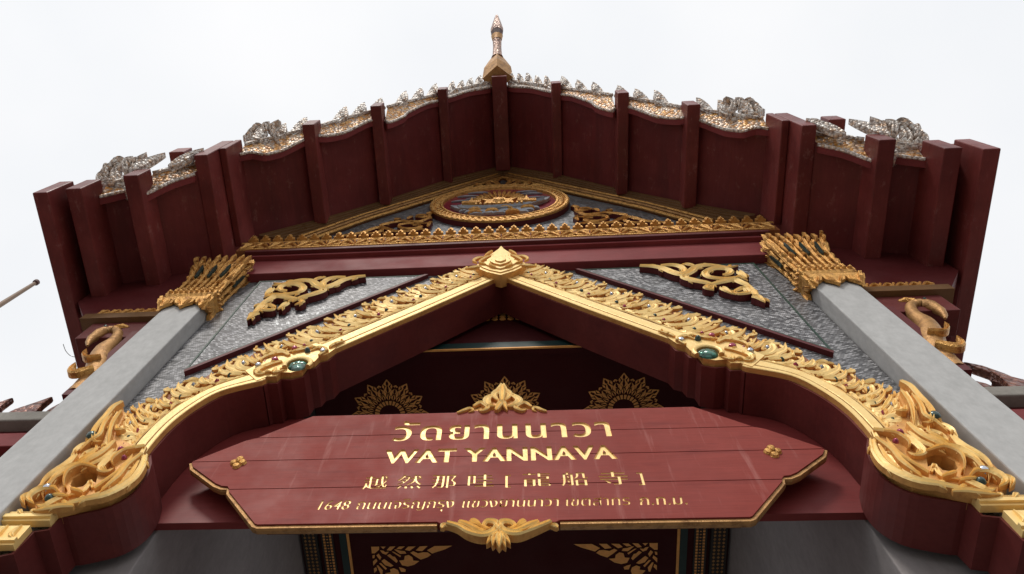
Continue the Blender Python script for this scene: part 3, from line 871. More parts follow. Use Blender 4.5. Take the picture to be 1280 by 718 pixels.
def foliage(name, label, cat, mapf, mats, wsc=1.0, parent=None, extra=0.06, group=None):
    o = MB()
    for pts, wd, h in SPAN:
        q = [mapf(*p) for p in pts]
        o.relief(q, wd * wsc * .82, .03, lambda u, v, w: (u, FY - w, v), 1, base=extra, n=5)
        o.sprout(q, wd * wsc * .62, .03, lambda u, v, w: (u, FY - w, v), 1, extra - .01, .13, 5)
    ob = o.build(name, mats)
    if label:
        tag(ob, label, cat, group)
    return ob
FY = 3.02
for s, lab in ((-1, 'gilded scrollwork plaque on the grey mosaic spandrel beside the left column'), (1, 'gilded scrollwork plaque on the grey mosaic spandrel beside the right column')):
    foliage('carved_plaque', lab, 'carving', lambda u, v, s=s: (-s * u, v), [M['gold'], M['edge']], 0.95, group='scrollwork plaques on the gate front')
FY = 3.06
for s, lab in ((-1, 'dull gold scrollwork plaque in the gable, left of the round medallion'), (1, 'dull gold scrollwork plaque in the gable, right of the round medallion')):
    # lies in the low corner of the gable, tall end toward the medallion
    def mp(u, v, s=s):
        a = (u - SX0) / (SX1 - SX0); c = (v - SZ0) / (SZ1 - SZ0)
        return (s * (1.0 + 1.2 * a), 11.58 + (1 - c) * 1.1)
    foliage('carved_plaque', lab, 'carving', mp, [M['old_shaded_gold'], M['edge']], 0.6, group='scrollwork plaques on the gate front')
# small plaque above the medallion
o = MB()
f_ = lambda u, v, w: (u, 3.06 - w, v)
for s in SIDES:
    for pts, wd in (([(0.04 * s, 14.1), (0.12 * s, 14.35), (0.05 * s, 14.62)], .11), ([(0.1 * s, 14.08), (0.26 * s, 14.22), (0.22 * s, 14.42), (0.12 * s, 14.38)], .11),
                    ([(0.25 * s, 14.06), (0.42 * s, 14.12), (0.44 * s, 14.28), (0.34 * s, 14.28)], .1), ([(0.45 * s, 14.0), (0.6 * s, 14.0), (0.72 * s, 13.92)], .1)):
        o.relief(pts, wd, .05, f_, 1, base=.05, n=4)
ob = o.build('carved_plaque', [M['old_shaded_gold'], M['edge']])
tag(ob, 'small gold scroll crest above the round medallion under the gable peak', 'carving', 'scrollwork plaques on the gate front')

# ------------------------------------------------------------------ medallion
med = thing('medallion', 'round gold-ringed emblem with white ship and temple on red in the gable', 'emblem')
MX, MZ, MR = -0.05, 12.93, 1.07
b = MB()
circ = lambda r, n=64: [(MX + r * cos(2 * pi * i / n), MZ + r * sin(2 * pi * i / n)) for i in range(n)]
b.prism(circ(MR), facade(2.98), facade(3.06), 0, 1)
b.build('disc', [M['med_red'], M['edge']], med)
b = MB()
prof_r = [(1.07, 0.0), (1.07, 0.03), (1.045, 0.045), (1.02, 0.04), (1.01, 0.02), (0.91, 0.02), (0.90, 0.045), (0.87, 0.04), (0.86, 0.0)]
b.quadstrip([[(MX + r * MR / 1.07 * cos(a), 2.98 - w, MZ + r * MR / 1.07 * sin(a)) for r, w in prof_r] for a in [2 * pi * i / 64 for i in range(65)]], 0)
b.build('ring', M['old_shaded_gold'], med)
bd = MB()
for i in range(64):
    a = 2 * pi * i / 64
    f_ = facade(2.965)
    p, q = (MX + .905 * cos(a), MZ + .905 * sin(a)), (MX + .995 * cos(a + .09), MZ + .995 * sin(a + .09))
    bd.relief([p, ((p[0] + q[0]) / 2, (p[1] + q[1]) / 2), q], .05, .025, f_, 0, tap='both', n=2, groove=False)
    a2 = a + .04
    p, q = (MX + 1.02 * cos(a2), MZ + 1.02 * sin(a2)), (MX + 1.06 * cos(a2 + .07), MZ + 1.06 * sin(a2 + .07))
    bd.relief([p, q], .04, .015, facade(2.95), 0, tap='both', n=3, groove=False)
bd.build('rope_carving', M['old_shaded_gold'], med)
fm = lambda u, v, w=0.0: (MX + u, 2.975 - w, MZ + v)
def rel(name, items, mats, y=0.0):
    o = MB()
    for pts, wd, h in items:
        o.relief(pts, wd, h, fm, 0, n=3, tap='both')
    return o.build(name, mats, med)
sh = MB()
hull = [(-0.60, -0.42), (-0.66, -0.36), (-0.74, -0.20), (-0.6, -0.25), (-0.54, -0.06), (-0.42, -0.24), (-0.25, -0.34), (0.1, -0.34), (0.35, -0.22), (0.60, -0.06), (0.78, 0.08), (0.74, -0.06), (0.60, -0.24), (0.42, -0.44), (-0.45, -0.50)]
sh.prism(hull, lambda u, v: fm(u, v, .05), lambda u, v: fm(u, v, 0))
for dz in (0.0, 0.06, 0.12):
    sh.relief([(-.62 + dz * .3, -.3 - dz), (-.4, -.36 - dz), (0, -.38 - dz), (.4, -.26 - dz), (.68, -.04 - dz)], .03, .03, lambda u, v, w: fm(u, v, w + .045), 0, tap='none')
sh.build('white_ship', M['silver'], med)
wv = MB()
for r in range(4):
    for k in range(9):
        x = -0.66 + k * 0.165 + (r % 2) * .08
        z = -0.50 - r * 0.09
        if hypot(x, z) < .76:
            wv.relief([(x - .09, z), (x - .03, z + .045), (x + .05, z + .04), (x + .1, z)], .07, .05, fm, 0, n=3, tap='both')
wo_ = wv.build('blue_waves', M['silver'], med)
wo_['kind'] = 'stuff'
for x, z in ((-.35, -.52), (.1, -.5), (.42, -.52), (-.1, -.62), (.2, -.70), (-.35, -.66)):
    rel('gilt_wave', [([(x - .1, z), (x, z + .05), (x + .1, z)], .07, .08)], M['old_shaded_gold'])
for x, z in ((-.50, .42), (-.58, .14), (-.36, .26), (.50, .42), (.58, .18), (.42, .56), (-.34, .62)):
    rel('cloud', [([(x - .17, z), (x, z + .02), (x + .18, z)], .035, .03)], M['silver'])
for k in range(15):
    a = pi * (0.04 + 0.92 * k / 14)
    rel('sun_ray', [([(.22 * cos(a), .0 + .24 * sin(a)), (.36 * cos(a), .0 + .45 * sin(a)), (.44 * cos(a), .0 + .66 * sin(a))], .06, .05)], M['old_shaded_gold'])
for cx_ in (-0.42, 0.42):
    st = MB()
    st.prism([(cx_ - .13, -.28), (cx_ - .11, -.20), (cx_ - .05, -.14), (cx_ - .02, -.04), (cx_, .14), (cx_ + .02, -.04), (cx_ + .05, -.14), (cx_ + .11, -.20), (cx_ + .13, -.28)], lambda u, v: fm(u, v, .08), lambda u, v: fm(u, v, 0))
    for zz in (-.27, -.21):
        st.prism([(cx_ - .14, zz), (cx_ + .14, zz), (cx_ + .14, zz + .03), (cx_ - .14, zz + .03)], lambda u, v: fm(u, v, .1), lambda u, v: fm(u, v, .05))
    st.build('golden_stupa', M['old_shaded_gold'], med)
st = MB()
dd = -.26
st.prism([(-.2, .0 + dd), (-.2, .14 + dd), (-.28, .24 + dd), (-.1, .2 + dd), (-.08, .30 + dd), (.08, .30 + dd), (.1, .2 + dd), (.28, .24 + dd), (.2, .14 + dd), (.2, .0 + dd)], lambda u, v: fm(u, v, .08), lambda u, v: fm(u, v, 0))
st.dome((0, .08 + dd), .13, .14, lambda a, b_, w: fm(a, b_, w), 0, 10, 3)
for k in range(11):
    x = -.34 + .068 * k
    st.prism([(x - .02, -.1 + dd), (x, -.02 + dd), (x + .02, -.1 + dd)], lambda u, v: fm(u, v, .10), lambda u, v: fm(u, v, .05))
st.build('golden_pavilion', M['old_shaded_gold'], med)

# ------------------------------------------------------------------ boards behind the arch, ceiling
b = MB()
b.prism([(-2.62, 5.96), (2.62, 5.96), (2.66, 6.6), (2.45, 7.12), (2.05, 7.36), (-2.05, 7.36), (-2.45, 7.12), (-2.66, 6.6)], facade(3.39), facade(3.45), 0)
b.build('arch_panel', M['panel'], gate)
b = MB()
b.prism([(-1.0, 8.72), (1.0, 8.72), (0.95, 8.75), (0.1, 9.9), (-0.1, 9.9)], facade(3.44), facade(3.5), 0)
b.prism([(-1.9, 8.72), (-1.0, 8.72), (-0.1, 9.9), (-1.5, 9.9)], facade(3.442), facade(3.5), 0)
b.prism([(1.9, 8.72), (1.0, 8.72), (0.1, 9.9), (1.5, 9.9)], facade(3.442), facade(3.5), 0)
b.build('inner_tympanum', M['lacquer'], gate)
b = MB(); b.box(-1.9, 1.9, 3.425, 3.438, 8.745, 8.88); b.build('teal_band', M['teal'], gate)
b = MB(); b.box(-1.9, 1.9, 3.42, 3.438, 8.722, 8.742); b.build('gold_line', M['stencil'], gate)
b = MB()
for i in range(7):
    for j in range(3 if abs(i - 3) < 2 else 2 if abs(i - 3) < 3 else 1):
        x, z = -0.27 + 0.09 * i + (0.0), 9.50 + j * 0.075
        b.prism([(x - .035, z), (x, z + .075), (x + .035, z), (x, z - .02)], facade(3.425), facade(3.44))
b.build('gilt_fretwork', M['stencil'], gate)

b = MB(); b.box(-2.45, 2.45, 3.5, 8.0, 8.75, 8.9)
ceil = b.build('ceiling', M['lacquer'], gate)
for s in SIDES:
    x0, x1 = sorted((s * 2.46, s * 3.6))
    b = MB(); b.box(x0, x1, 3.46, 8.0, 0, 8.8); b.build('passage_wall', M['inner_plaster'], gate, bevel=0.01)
    x0, x1 = sorted((s * 2.06, s * 2.20))
    b = MB(); b.box(x0, x1, 3.6, 7.9, 8.72, 8.746); b.build('ceiling_border', M['black'], ceil)
    b = MB()
    for i in range(72):
        y = 4.9 + i * 0.042
        b.box(s * 2.09 - 0.012, s * 2.09 + 0.012, y, y + 0.026, 8.715, 8.722)
        b.box(s * 2.165 - 0.012, s * 2.165 + 0.012, y, y + 0.026, 8.715, 8.722)
        b.box(s * 2.127 - 0.009, s * 2.127 + 0.009, y + .01, y + 0.02, 8.715, 8.722)
    b.build('gilt_dots', M['stencil'], ceil)['kind'] = 'stuff'
    b = MB()
    b.box(s * 2.33 - 0.09, s * 2.33 + 0.09, 3.6, 7.9, 8.70, 8.746); b.build('ceiling_border', M['black'], ceil)
    b = MB()
    for i in range(60):
        y = 4.9 + i * 0.05
        for dx in (-.05, 0, .05):
            b.face([(s * 2.33 + dx - .018, y, 8.696), (s * 2.33 + dx, y + .02, 8.696), (s * 2.33 + dx + .018, y, 8.696), (s * 2.33 + dx, y - .02, 8.696)])
    b.build('gilt_dots', M['dark_gold'], ceil)['kind'] = 'stuff'
    x0, x1 = sorted((s * 1.875, s * 1.905))
    b = MB(); b.box(x0, x1, 5.70, 7.9, 8.738, 8.746); b.build('gold_line', M['stencil'], ceil)
    x0, x1 = sorted((s * 1.909, s * 1.99))
    b = MB(); b.box(x0, x1, 5.62, 7.9, 8.738, 8.746); b.build('teal_band', M['teal'], ceil)
b = MB(); b.box(-1.872, 1.872, 5.70, 5.73, 8.738, 8.746); b.build('gold_line', M['stencil'], ceil)
b = MB(); b.box(-1.905, 1.905, 5.62, 5.697, 8.738, 8.746); b.build('teal_band', M['teal'], ceil)

# stencilled sunbursts
def rosette(cx_, cy_, r):
    o = MB()
    z = 8.744
    def petal(a, r0, r1, hw, zz=z):
        ca, sa = cos(a), sin(a)
        pts = [(r0, 0), ((r0 * .55 + r1 * .45), hw), (r1, 0), ((r0 * .55 + r1 * .45), -hw)]
        o.face([(cx_ + p * ca - q * sa, cy_ + p * sa + q * ca, zz) for p, q in pts])
    n = 24
    for k in range(n):
        a = 2 * pi * k / n
        # inner ring, broken into dashes
        seg = [(0.115, a + .02), (0.165, a + .02), (0.165, a + 2 * pi / n - .06), (0.115, a + 2 * pi / n - .06)]
        o.face([(cx_ + q * cos(b_), cy_ + q * sin(b_), z) for q, b_ in seg])
        odd = k % 2
        R1 = r * (1.0 if not odd else 0.86)
        petal(a, R1 * .93, R1 * 1.0, .012)
        for rr0, rr1, hw in ((0.175, 0.25, .024), (0.255, 0.36 if not odd else .32, .042), (0.33, R1, .042 if not odd else .026)):
            ca, sa = cos(a), sin(a)
            for sg in (-1, 1):
                pts = [(rr0, 0.005 * sg), (rr0 * .6 + rr1 * .4, hw * sg), (rr1, 0.003 * sg), (rr0 * .6 + rr1 * .4, hw * .35 * sg)]
                o.face([(cx_ + p * ca - q * sa, cy_ + p * sa + q * ca, z) for p, q in pts])
        a2 = a + pi / n
        ca, sa = cos(a2), sin(a2)
        for rr0, rr1, hw in ((0.21, 0.30, .016), (0.31, 0.37, .012)):
            pts = [(rr0, 0), ((rr0 + rr1) / 2, hw), (rr1, 0), ((rr0 + rr1) / 2, -hw)]
            o.face([(cx_ + p * ca - q * sa, cy_ + p * sa + q * ca, z) for p, q in pts])
    return o.build('gilt_sunburst', M['stencil'], ceil)
for cx_ in (-1.245, 0.01, 1.255):
    rosette(cx_, 4.18, 0.425)
CORN = [[(-1.63,5.928),(-1.536,5.927),(-1.541,5.972),(-1.596,6.022),(-1.631,6.022)],[(-1.52,5.927),(-1.459,5.928),(-1.49,5.962)],[(-1.453,5.98),(-1.41,5.929),(-1.344,5.926),(-1.404,5.988)],[(-1.336,5.962),(-1.3,5.929),(-1.234,5.928),(-1.282,5.969)],[(-1.238,5.977),(-1.196,5.932),(-1.108,5.93),(-1.185,5.994)],[(-1.113,5.989),(-1.059,5.93),(-0.968,5.928),(-1.037,6.0)],[(-0.981,5.988),(-0.889,5.929),(-0.682,5.928),(-0.767,5.977),(-0.924,6.035)],[(-1.178,6.021),(-1.141,5.998),(-1.089,6.03),(-1.021,6.014),(-0.972,6.018),(-0.937,6.055),(-0.983,6.088),(-1.063,6.121),(-1.125,6.072)],[(-1.318,6.13),(-1.262,6.124),(-1.246,6.064),(-1.2,6.051),(-1.159,6.085),(-1.152,6.133),(-1.081,6.141),(-1.146,6.194),(-1.225,6.217),(-1.29,6.199)],[(-1.531,5.979),(-1.493,5.986),(-1.472,6.007),(-1.428,6.001),(-1.465,6.044),(-1.507,6.026)],[(-1.455,6.054),(-1.42,6.034),(-1.39,6.069),(-1.363,6.076),(-1.335,6.137),(-1.354,6.164)],[(-1.395,6.001),(-1.373,6.002),(-1.29,6.063),(-1.303,6.083)],[(-1.364,5.972),(-1.336,5.969),(-1.294,5.989),(-1.24,5.997),(-1.226,6.031),(-1.298,6.036)],[(-1.626,6.052),(-1.598,6.045),(-1.608,6.092),(-1.63,6.092)],[(-1.582,6.052),(-1.552,6.026),(-1.524,6.08),(-1.544,6.12)],[(-1.63,6.139),(-1.587,6.099),(-1.576,6.133),(-1.63,6.201)],[(-1.529,6.134),(-1.493,6.105),(-1.391,6.204),(-1.426,6.22),(-1.49,6.196)],[(-1.56,6.168),(-1.537,6.161),(-1.473,6.244),(-1.491,6.264)],[(-1.591,6.201),(-1.574,6.195),(-1.525,6.27),(-1.536,6.325),(-1.554,6.332)],[(-1.629,6.242),(-1.599,6.222),(-1.592,6.263),(-1.63,6.31)],[(-1.501,6.312),(-1.433,6.299),(-1.44,6.258),(-1.394,6.238),(-1.346,6.266),(-1.334,6.314),(-1.35,6.369),(-1.442,6.395)],[(-1.332,6.225),(-1.283,6.24),(-1.251,6.26),(-1.26,6.295),(-1.31,6.294)]]
for s in SIDES:
    o = MB()
    for q in CORN:
        area = [(-s * x + (0.03 if s > 0 else 0), y, 8.743) for x, y in q]
        tri = tessellate_polygon([[Vector((p[0], p[1], 0)) for p in area]])
        for t in tri:
            o.face([area[i] for i in t])
    o.build('gilt_corner', M['stencil'], ceil)

# ------------------------------------------------------------------ roof
roof = thing('gable_roof', 'two-tiered overhanging gable roof with dark red purlins and naga edges', 'roof')
RAKE = [(0, 15.27), (0.90, 14.42), (1.82, 13.12), (2.62, 12.19), (3.10, 11.75), (3.66, 11.40)]
RAKE2 = [(3.5, 10.75), (4.25, 10.24), (4.8, 10.03), (5.12, 9.96)]
YF = [(0, 1.28), (0.93, 1.36), (1.82, 1.41), (2.62, 1.50), (3.6, 1.60), (4.25, 1.69), (4.74, 1.74), (5.1, 1.73)]
def rk(x): return interp(RAKE, abs(x))
def rk2(x): return interp(RAKE2, abs(x))
def yf(x): return interp(YF, abs(x))
# purlins: (x, half width, bottom, top, back)
PUR = [(0.93, 0.075, 14.22, 14.52), (1.82, 0.08, 12.92, 13.28), (2.62, 0.085, 12.0, 12.4)]
b = MB(); b.box(-0.13, 0.13, yf(0), 2.93, 15.0, 15.34); b.build('ridge_purlin', M['purlin'], roof, bevel=0.012)
for s in SIDES:
    for x, hw, z0, z1 in PUR:
        b = MB(); b.box(s * x - hw, s * x + hw, yf(x), 2.93, z0, z1)
        b.build('purlin', M['purlin'], roof, bevel=0.012)
    # deep plate between the tiers, with a thinner board inside it
    x0, x1 = sorted((s * 3.533, s * 3.70))
    b = MB(); b.box(x0, x1, 1.60, 7.0, 10.60, 11.58); b.build('tier_plate', M['purlin'], roof, bevel=0.012)
    x0, x1 = sorted((s * 3.44, s * 3.53))
    b = MB(); b.box(x0, x1, 1.60, 2.92, 11.00, 11.62); b.build('inner_plate', M['purlin'], roof, bevel=0.012)
    x0, x1 = sorted((s * 4.0, s * 4.20))
    b = MB(); b.box(x0 , x1, 1.62, 6.9, 11.02, 11.30); b.build('eave_purlin', M['purlin'], roof, bevel=0.012)
    for x, hw, z0, z1 in ((4.22, 0.09, 9.98, 10.33), (4.74, 0.09, 9.66, 10.12), (5.03, 0.085, 9.50, 10.05)):
        b = MB(); b.box(s * x - hw, s * x + hw, yf(x), 7.0, z0, z1)
        b.build('purlin', M['purlin'], roof, bevel=0.012)
    b = MB(); b.box(s * 5.06 - 0.11, s * 5.06 + 0.11, 1.80, 7.0, 10.053, 10.16); b.build('eave_board', M['purlin'], roof, bevel=0.012)

def soffit_bay(xa, xb, f, y1, s):
    """ceiling board of one bay between purlins; front edge follows the carved edge"""
    n = 8
    rows = []
    for i in range(n + 1):
        x = xa + (xb - xa) * i / n
        z = f(x)
        y0 = yf(x) + 0.19 + wave(x) * 0.30
        rows.append([(s * x, y0, z), (s * x, y1, z), (s * x, y1, z + 0.07), (s * x, y0, z + 0.07)])
    m = MB()
    m.quadstrip(rows, 0, True)
    m.face(rows[0]); m.face(rows[-1])
    m.build('soffit_board', M['soffit'], roof)

WV = [(0, 0.0), (0.93, 0.0), (1.15, 0.03), (1.35, 0.16), (1.45, 0.20), (1.47, 0.34), (1.62, 0.42), (1.70, 0.44), (1.74, 0.12), (1.95, 0.16), (2.2, 0.28), (2.45, 0.22), (2.6, 0.08), (2.75, 0.16), (2.95, 0.30), (3.15, 0.30), (3.3, 0.12), (3.46, 0.08),
      (3.72, 0.0), (3.9, 0.1), (4.1, 0.30), (4.2, 0.34), (4.24, 0.05), (4.4, 0.02), (4.64, 0.12), (4.85, 0.10), (5.0, 0.05), (5.2, 0.0)]
def wave(x):
    return interp(WV, abs(x))
for s in SIDES:
    for xa, xb in ((0.13, 0.855), (1.005, 1.74), (1.90, 2.535), (2.705, 3.44)):
        soffit_bay(xa, xb, rk, 2.95, s)
    for xa, xb in ((3.70, 4.13), (4.31, 4.65), (4.83, 4.945)):
        soffit_bay(xa, xb, rk2, 7.0, s)
    # tiled covering above
    t = MB()
    for tab, y1 in ((RAKE + [(4.3, 11.2)], 7.0), ([(3.72, 10.62)] + RAKE2[1:], 7.0)):
        P = [(x, z + 0.16) for x, z in tab]
        P = [(P[0][0], P[0][1])] + P[1:]
        t.quadstrip([[(s * x, yf(x) + 0.3, z), (s * x, y1, z), (s * x, y1, z + 0.12), (s * x, yf(x) + 0.3, z + 0.12)] for x, z in P], 0, True)
    t.build('tile_covering', M['tile'], roof)

TILT = 0.42
def barge(xa, xb, f, s, step, top=0.17, mat='scale'):
    n = max(6, int((xb - xa) / 0.035))
    rows, lip = [], []
    for i in range(n + 1):
        x = xa + (xb - xa) * i / n
        zt = f(x) + top + 0.03 * sin(x * 9)
        zb = f(x) - 0.03 - wave(x) * 0.55
        y0 = yf(x) + 0.10
        yt, yb = y0, y0 + (zt - zb) * TILT
        rows.append([(s * x, yt, zt), (s * x, yb, zb), (s * x, yb + 0.085, zb - 0.015), (s * x, yb + 0.10, zt)])
    m = MB()
    m.quadstrip(rows, 0, True, [0, 1, 1, 0])
    m.face(rows[0], 1); m.face(rows[-1], 1)
    o = m.build('naga_bargeboard', [M[mat], M['beam']], roof)
    # mirror-mosaic rims along both edges
    e = MB()
    e.tube([(r[1][0], r[1][1] - 0.005, r[1][2] + 0.012) for r in rows], 0.022, 6)
    e.tube([(r[0][0], r[0][1] - 0.004, r[0][2]) for r in rows], 0.03, 6)
    e.build('mosaic_rim', M['scale_w'], o)
    # leaves standing on the edge
    x = xa + step * 0.5
    i = 0
    while x < xb - 0.03:
        lm = MB()
        r_ = random.Random(int(x * 100) + (5 if s > 0 else 0))
        z = f(x) + top - 0.05
        y = yf(x) + 0.11
        h, wd = r_.uniform(0.25, 0.32), step * r_.uniform(0.80, 0.95)
        sl = (f(x + .05) - f(x - .05)) / .1
        out = [(-.5, 0), (-.54, .35), (-.42, .62), (-.36, .9), (-.12, 1.0), (.10, .94), (.30, .80), (.46, .55), (.50, .25), (.5, 0)]
        poly = [(x + a * wd, z + b_ * h + a * wd * sl) for a, b_ in out]
        lm.prism(poly, lambda u, v: (s * u, y - (v - z) * 0.5, v), lambda u, v: (s * u, y + 0.10 - (v - z) * 0.5, v), 0)
        lm.relief([(x - .2 * wd, z + .1), (x - .25 * wd, z + h * .5), (x + .1 * wd, z + h * .8)], wd * .35, .03, lambda u, v, w: (s * u, y - (v - z) * .5 - w, v), 0, n=2)
        lm.build('leaf_finial', M['scale_w'], o, bevel=0.02)
        x += step
        i += 1
    return o
for s in SIDES:
    barge(0.14, 0.86, rk, s, 0.15, 0.13, 'scale_w')
    barge(1.0, 1.72, rk, s, 0.22, 0.17)
    barge(1.76, 2.54, rk, s, 0.23, 0.17)
    barge(2.70, 3.44, rk, s, 0.24, 0.17)
    barge(3.72, 4.20, rk2, s, 0.30, 0.22)
    barge(4.26, 4.65, rk2, s, 0.30, 0.17)
    barge(4.82, 4.95, rk2, s, 0.3, 0.13, 'scale_w')

# upturned tails at the end of each tier
def tail(x, z, y, s, sc):
    """clump of curling leaves that ends a tier"""
    m = MB()
    m.tube([(s * (x - .1), y + .05, z - .05), (s * (x + .1 * sc), y, z + .05), (s * (x + .3 * sc), y - .02, z + .16 * sc)], [.10 * sc, .12 * sc, .08 * sc], 8)
    o = m.build('naga_tail', M['scale_w'], roof, smooth=True)
    for k, (pts, wd) in enumerate((([(.28, .30), (.40, .44), (.34, .60), (.22, .58)], .10), ([(-.12, .0), (.08, .08), (.26, .24), (.24, .46), (.06, .58)], .17), ([(.0, -.02), (.22, .02), (.40, .16), (.40, .38), (.24, .50)], .16),
                    ([(-.2, .05), (-.08, .22), (.0, .42), (-.10, .60)], .14), ([(.1, -.04), (.30, .0), (.42, .12), (.38, .26)], .13), ([(.05, .2), (.12, .36), (.04, .46)], .12))):
        l = MB()
        l.sprout([(x + a * sc, z + b_ * sc) for a, b_ in pts], wd * sc * .8, .06, lambda u, v, w: (s * u, y + .03 - .02 * k - (v - z) * .5 - w, v), 0, .03, .12)
        l.relief([(x + a * sc, z + b_ * sc) for a, b_ in pts], wd * sc * .85, .05, lambda u, v, w: (s * u, y + .04 - .02 * k - (v - z) * .5 - w, v), 0, base=.06, n=4)
        l.build('tail_leaf', M['scale_w'], o)
for s in SIDES:
    tail(3.16, 11.80, 1.76, s, 0.72)
    tail(4.44, 10.24, 1.92, s, 0.86)
    # long leaves lying against the lower tier
    for x, z in ((3.95, 10.55), (4.36, 10.35)):
        l = MB()
        l.relief([(x, z - .1), (x - .12, z + .1), (x - .28, z + .32)], .16, .05, lambda u, v, w: (s * u, 1.72 - (v - z) * .3 - w, v), 0, base=.04, n=3)
        l.build('long_leaf', M['scale_w'], roof)

# finial rising from the ridge
FIN = [(15.35, 1.33, .27), (15.6, 1.18, .24), (15.8, 1.09, .16), (15.95, 1.02, .09), (16.3, .89, .078), (16.6, .76, .085), (16.7, .71, .10), (16.85, .63, .115), (16.95, .575, .115), (17.2, .49, .085), (17.5, .353, .03)]
def fin_part(name, z0, z1, mat, seg, grow=1.0, sm=True, parent=None):
    ys, rs = [(a, b_) for a, b_, c_ in FIN], [(a, c_) for a, b_, c_ in FIN]
    zz = sorted(set([z0, z1] + [a for a, _, _ in FIN if z0 < a < z1]))
    m = MB()
    m.tube([(-.03, interp(ys, z), z) for z in zz], [(interp(rs, z) * grow, interp(rs, z) * grow * .8) for z in zz], seg)
    return m.build(name, M[mat], parent or roof, smooth=sm)
ch = fin_part('ridge_finial', 15.2, 15.97, 'dark_gold', 4, 1.0, False)
fin_part('finial_neck', 15.9, 16.62, 'bronze', 10, 1.0, True, ch)
fin_part('finial_collar', 16.58, 16.72, 'dark_gold', 10, 1.1, True, ch)
fin_part('finial_throat', 16.72, 16.86, 'dark_wood', 6, 1.02, False, ch)
fin_part('finial_beak', 16.86, 17.52, 'bronze', 6, 1.05, False, ch)

# ------------------------------------------------------------------ wings outside the columns
for s in SIDES:
    b = MB(); b.box(*sorted((s * 3.58, s * 4.34)), 3.02, 3.3, 8.42, 8.80); b.build('wing_beam', M['reveal'], gate, bevel=0.01)
    b = MB(); b.box(*sorted((s * 3.58, s * 4.48)), 2.96, 3.3, 8.803, 8.93); b.build('wing_cove', M['strip'], gate)
    b = MB(); b.box(*sorted((s * 3.58, s * 4.4)), 3.0, 3.3, 8.933, 9.06); wo_ = b.build('wing_frieze', M['dark_gold'], gate)
    for i in range(6):
        o = bpy.data.objects.new('vine_carving', vine_me)
        COL.objects.link(o); o.parent = wo_
        o.location = (s * (3.66 + i * 0.13), 3.0, 8.93)
        o.scale = (0.7, 1, .65)
    b = MB()
    b.prism([(s * 3.58, 9.063), (s * 4.60, 9.063), (s * 4.90, 9.5), (s * 4.90, 9.95), (s * 3.72, 10.5), (s * 3.58, 10.5)], facade(3.04), facade(3.26))
    b.build('wing_gable', M['edge'], gate)
for s, lab in ((-1, 'gilded swan-necked bracket outside the left column, beak pointing left'), (1, 'gilded swan-necked bracket outside the right column, beak pointing right')):
    sw = thing('swan_bracket', lab, 'bracket', 'swan brackets outside the columns')
    Y0 = 3.02
    P = lambda u, v, dy=0.0: (s * (3.66 + (u - 3.70) * 0.80), Y0 + dy, 7.1 + (v - 7.1) * 0.955)
    m = MB()
    path = cr([P(3.68, 7.2), P(3.70, 7.55), P(3.82, 7.85), P(3.93, 8.10), P(3.95, 8.35), P(4.03, 8.58), P(4.16, 8.66), P(4.26, 8.60), P(4.28, 8.48)], 4)
    rad = cr([(.085,), (.105,), (.112,), (.095,), (.062,), (.05,), (.05,), (.06,), (.04,)], 4)
    m.tube(path, [r[0] for r in rad], 12)
    m.build('neck', M['dark_gold'], sw, smooth=True)  # the eaves' shade on the swan is put into this darker gold
    m = MB()
    m.tube([P(4.26, 8.56, -.01), P(4.29, 8.44, -.01), P(4.27, 8.34, -.01), P(4.23, 8.26, -.01)], [.06, .045, .03, .012], 10)
    m.build('beak', M['dark_gold'], sw, smooth=True)
    m = MB()
    m.tube([P(4.14, 8.70, 0), P(4.06, 8.76, 0), P(3.98, 8.74, 0)], [.045, .035, .012], 8)
    m.build('head_crest', M['old_shaded_gold'], sw)
    domes('eye', [(4.19, 8.60, .02, 'dark_glass')], lambda u, v, w: (s * (3.66 + (u - 3.70) * 0.80), Y0 - .078 - w, 7.1 + (v - 7.1) * 0.955), sw, .015)
    fs = lambda u, v, w: (s * (3.66 + (u - 3.72) * 0.85), Y0 - .09 - w, 7.1 + (v - 7.1) * 0.955)
    for pts, wd in (([(3.72, 7.74), (3.84, 7.70), (3.94, 7.78), (3.99, 7.92)], .05), ([(3.66, 7.50), (3.78, 7.40), (3.88, 7.46), (3.93, 7.62)], .10)):
        m = MB()
        m.relief(pts, wd, .05, fs, 0, base=.02, n=4)
        m.build('breast_feather', M['old_shaded_gold'], sw)
    m = MB()
    m.box(*sorted((s * 3.58, s * 3.70)), Y0 - .07, Y0 + .07, 7.1, 8.395)
    m.build('back_plate', M['edge'], sw)
    place(sw, (s * 3.78, Y0, 7.1))

# ------------------------------------------------------------------ sign board
sign = thing('sign_board', 'dark red hanging name board carved with gilded Thai, Latin and Chinese lettering', 'sign')
SY = 3.2
TOPZ, UPZ, MIDZ, LOWZ, BOTZ = 7.07, 6.755, 6.435, 6.08, 5.69
th = 0.06
def plank(half, z0, z1):
    """half: right-hand outline points from top to bottom"""
    poly = half + [(-x, z) for x, z in reversed(half)]
    m = MB()
    m.prism(poly, facade(SY), facade(SY + th), 0)
    return m
GAP = 0.004
planks = []
specs = [
    ([(0.34, TOPZ + 0.022), (0.37, TOPZ), (1.56, TOPZ), (1.93, UPZ + GAP)], 'a'),
    ([(1.93, UPZ - GAP), (1.96, UPZ - .012), (2.02, 6.715), (2.345, MIDZ + GAP)], 'b'),
    ([(2.345, MIDZ - GAP), (2.31, 6.37), (2.06, 6.16), (2.00, 6.125), (1.955, 6.12), (1.93, LOWZ + GAP)], 'c'),
    ([(1.93, LOWZ - GAP), (1.925, 6.06), (1.62, 5.70), (1.60, BOTZ), (0.40, BOTZ), (0.37, BOTZ - .02)], 'd')]
for half, _ in specs:
    planks.append(plank(half, 0, 0).build('plank', [M['sign'], M['gold_shaded']], sign))
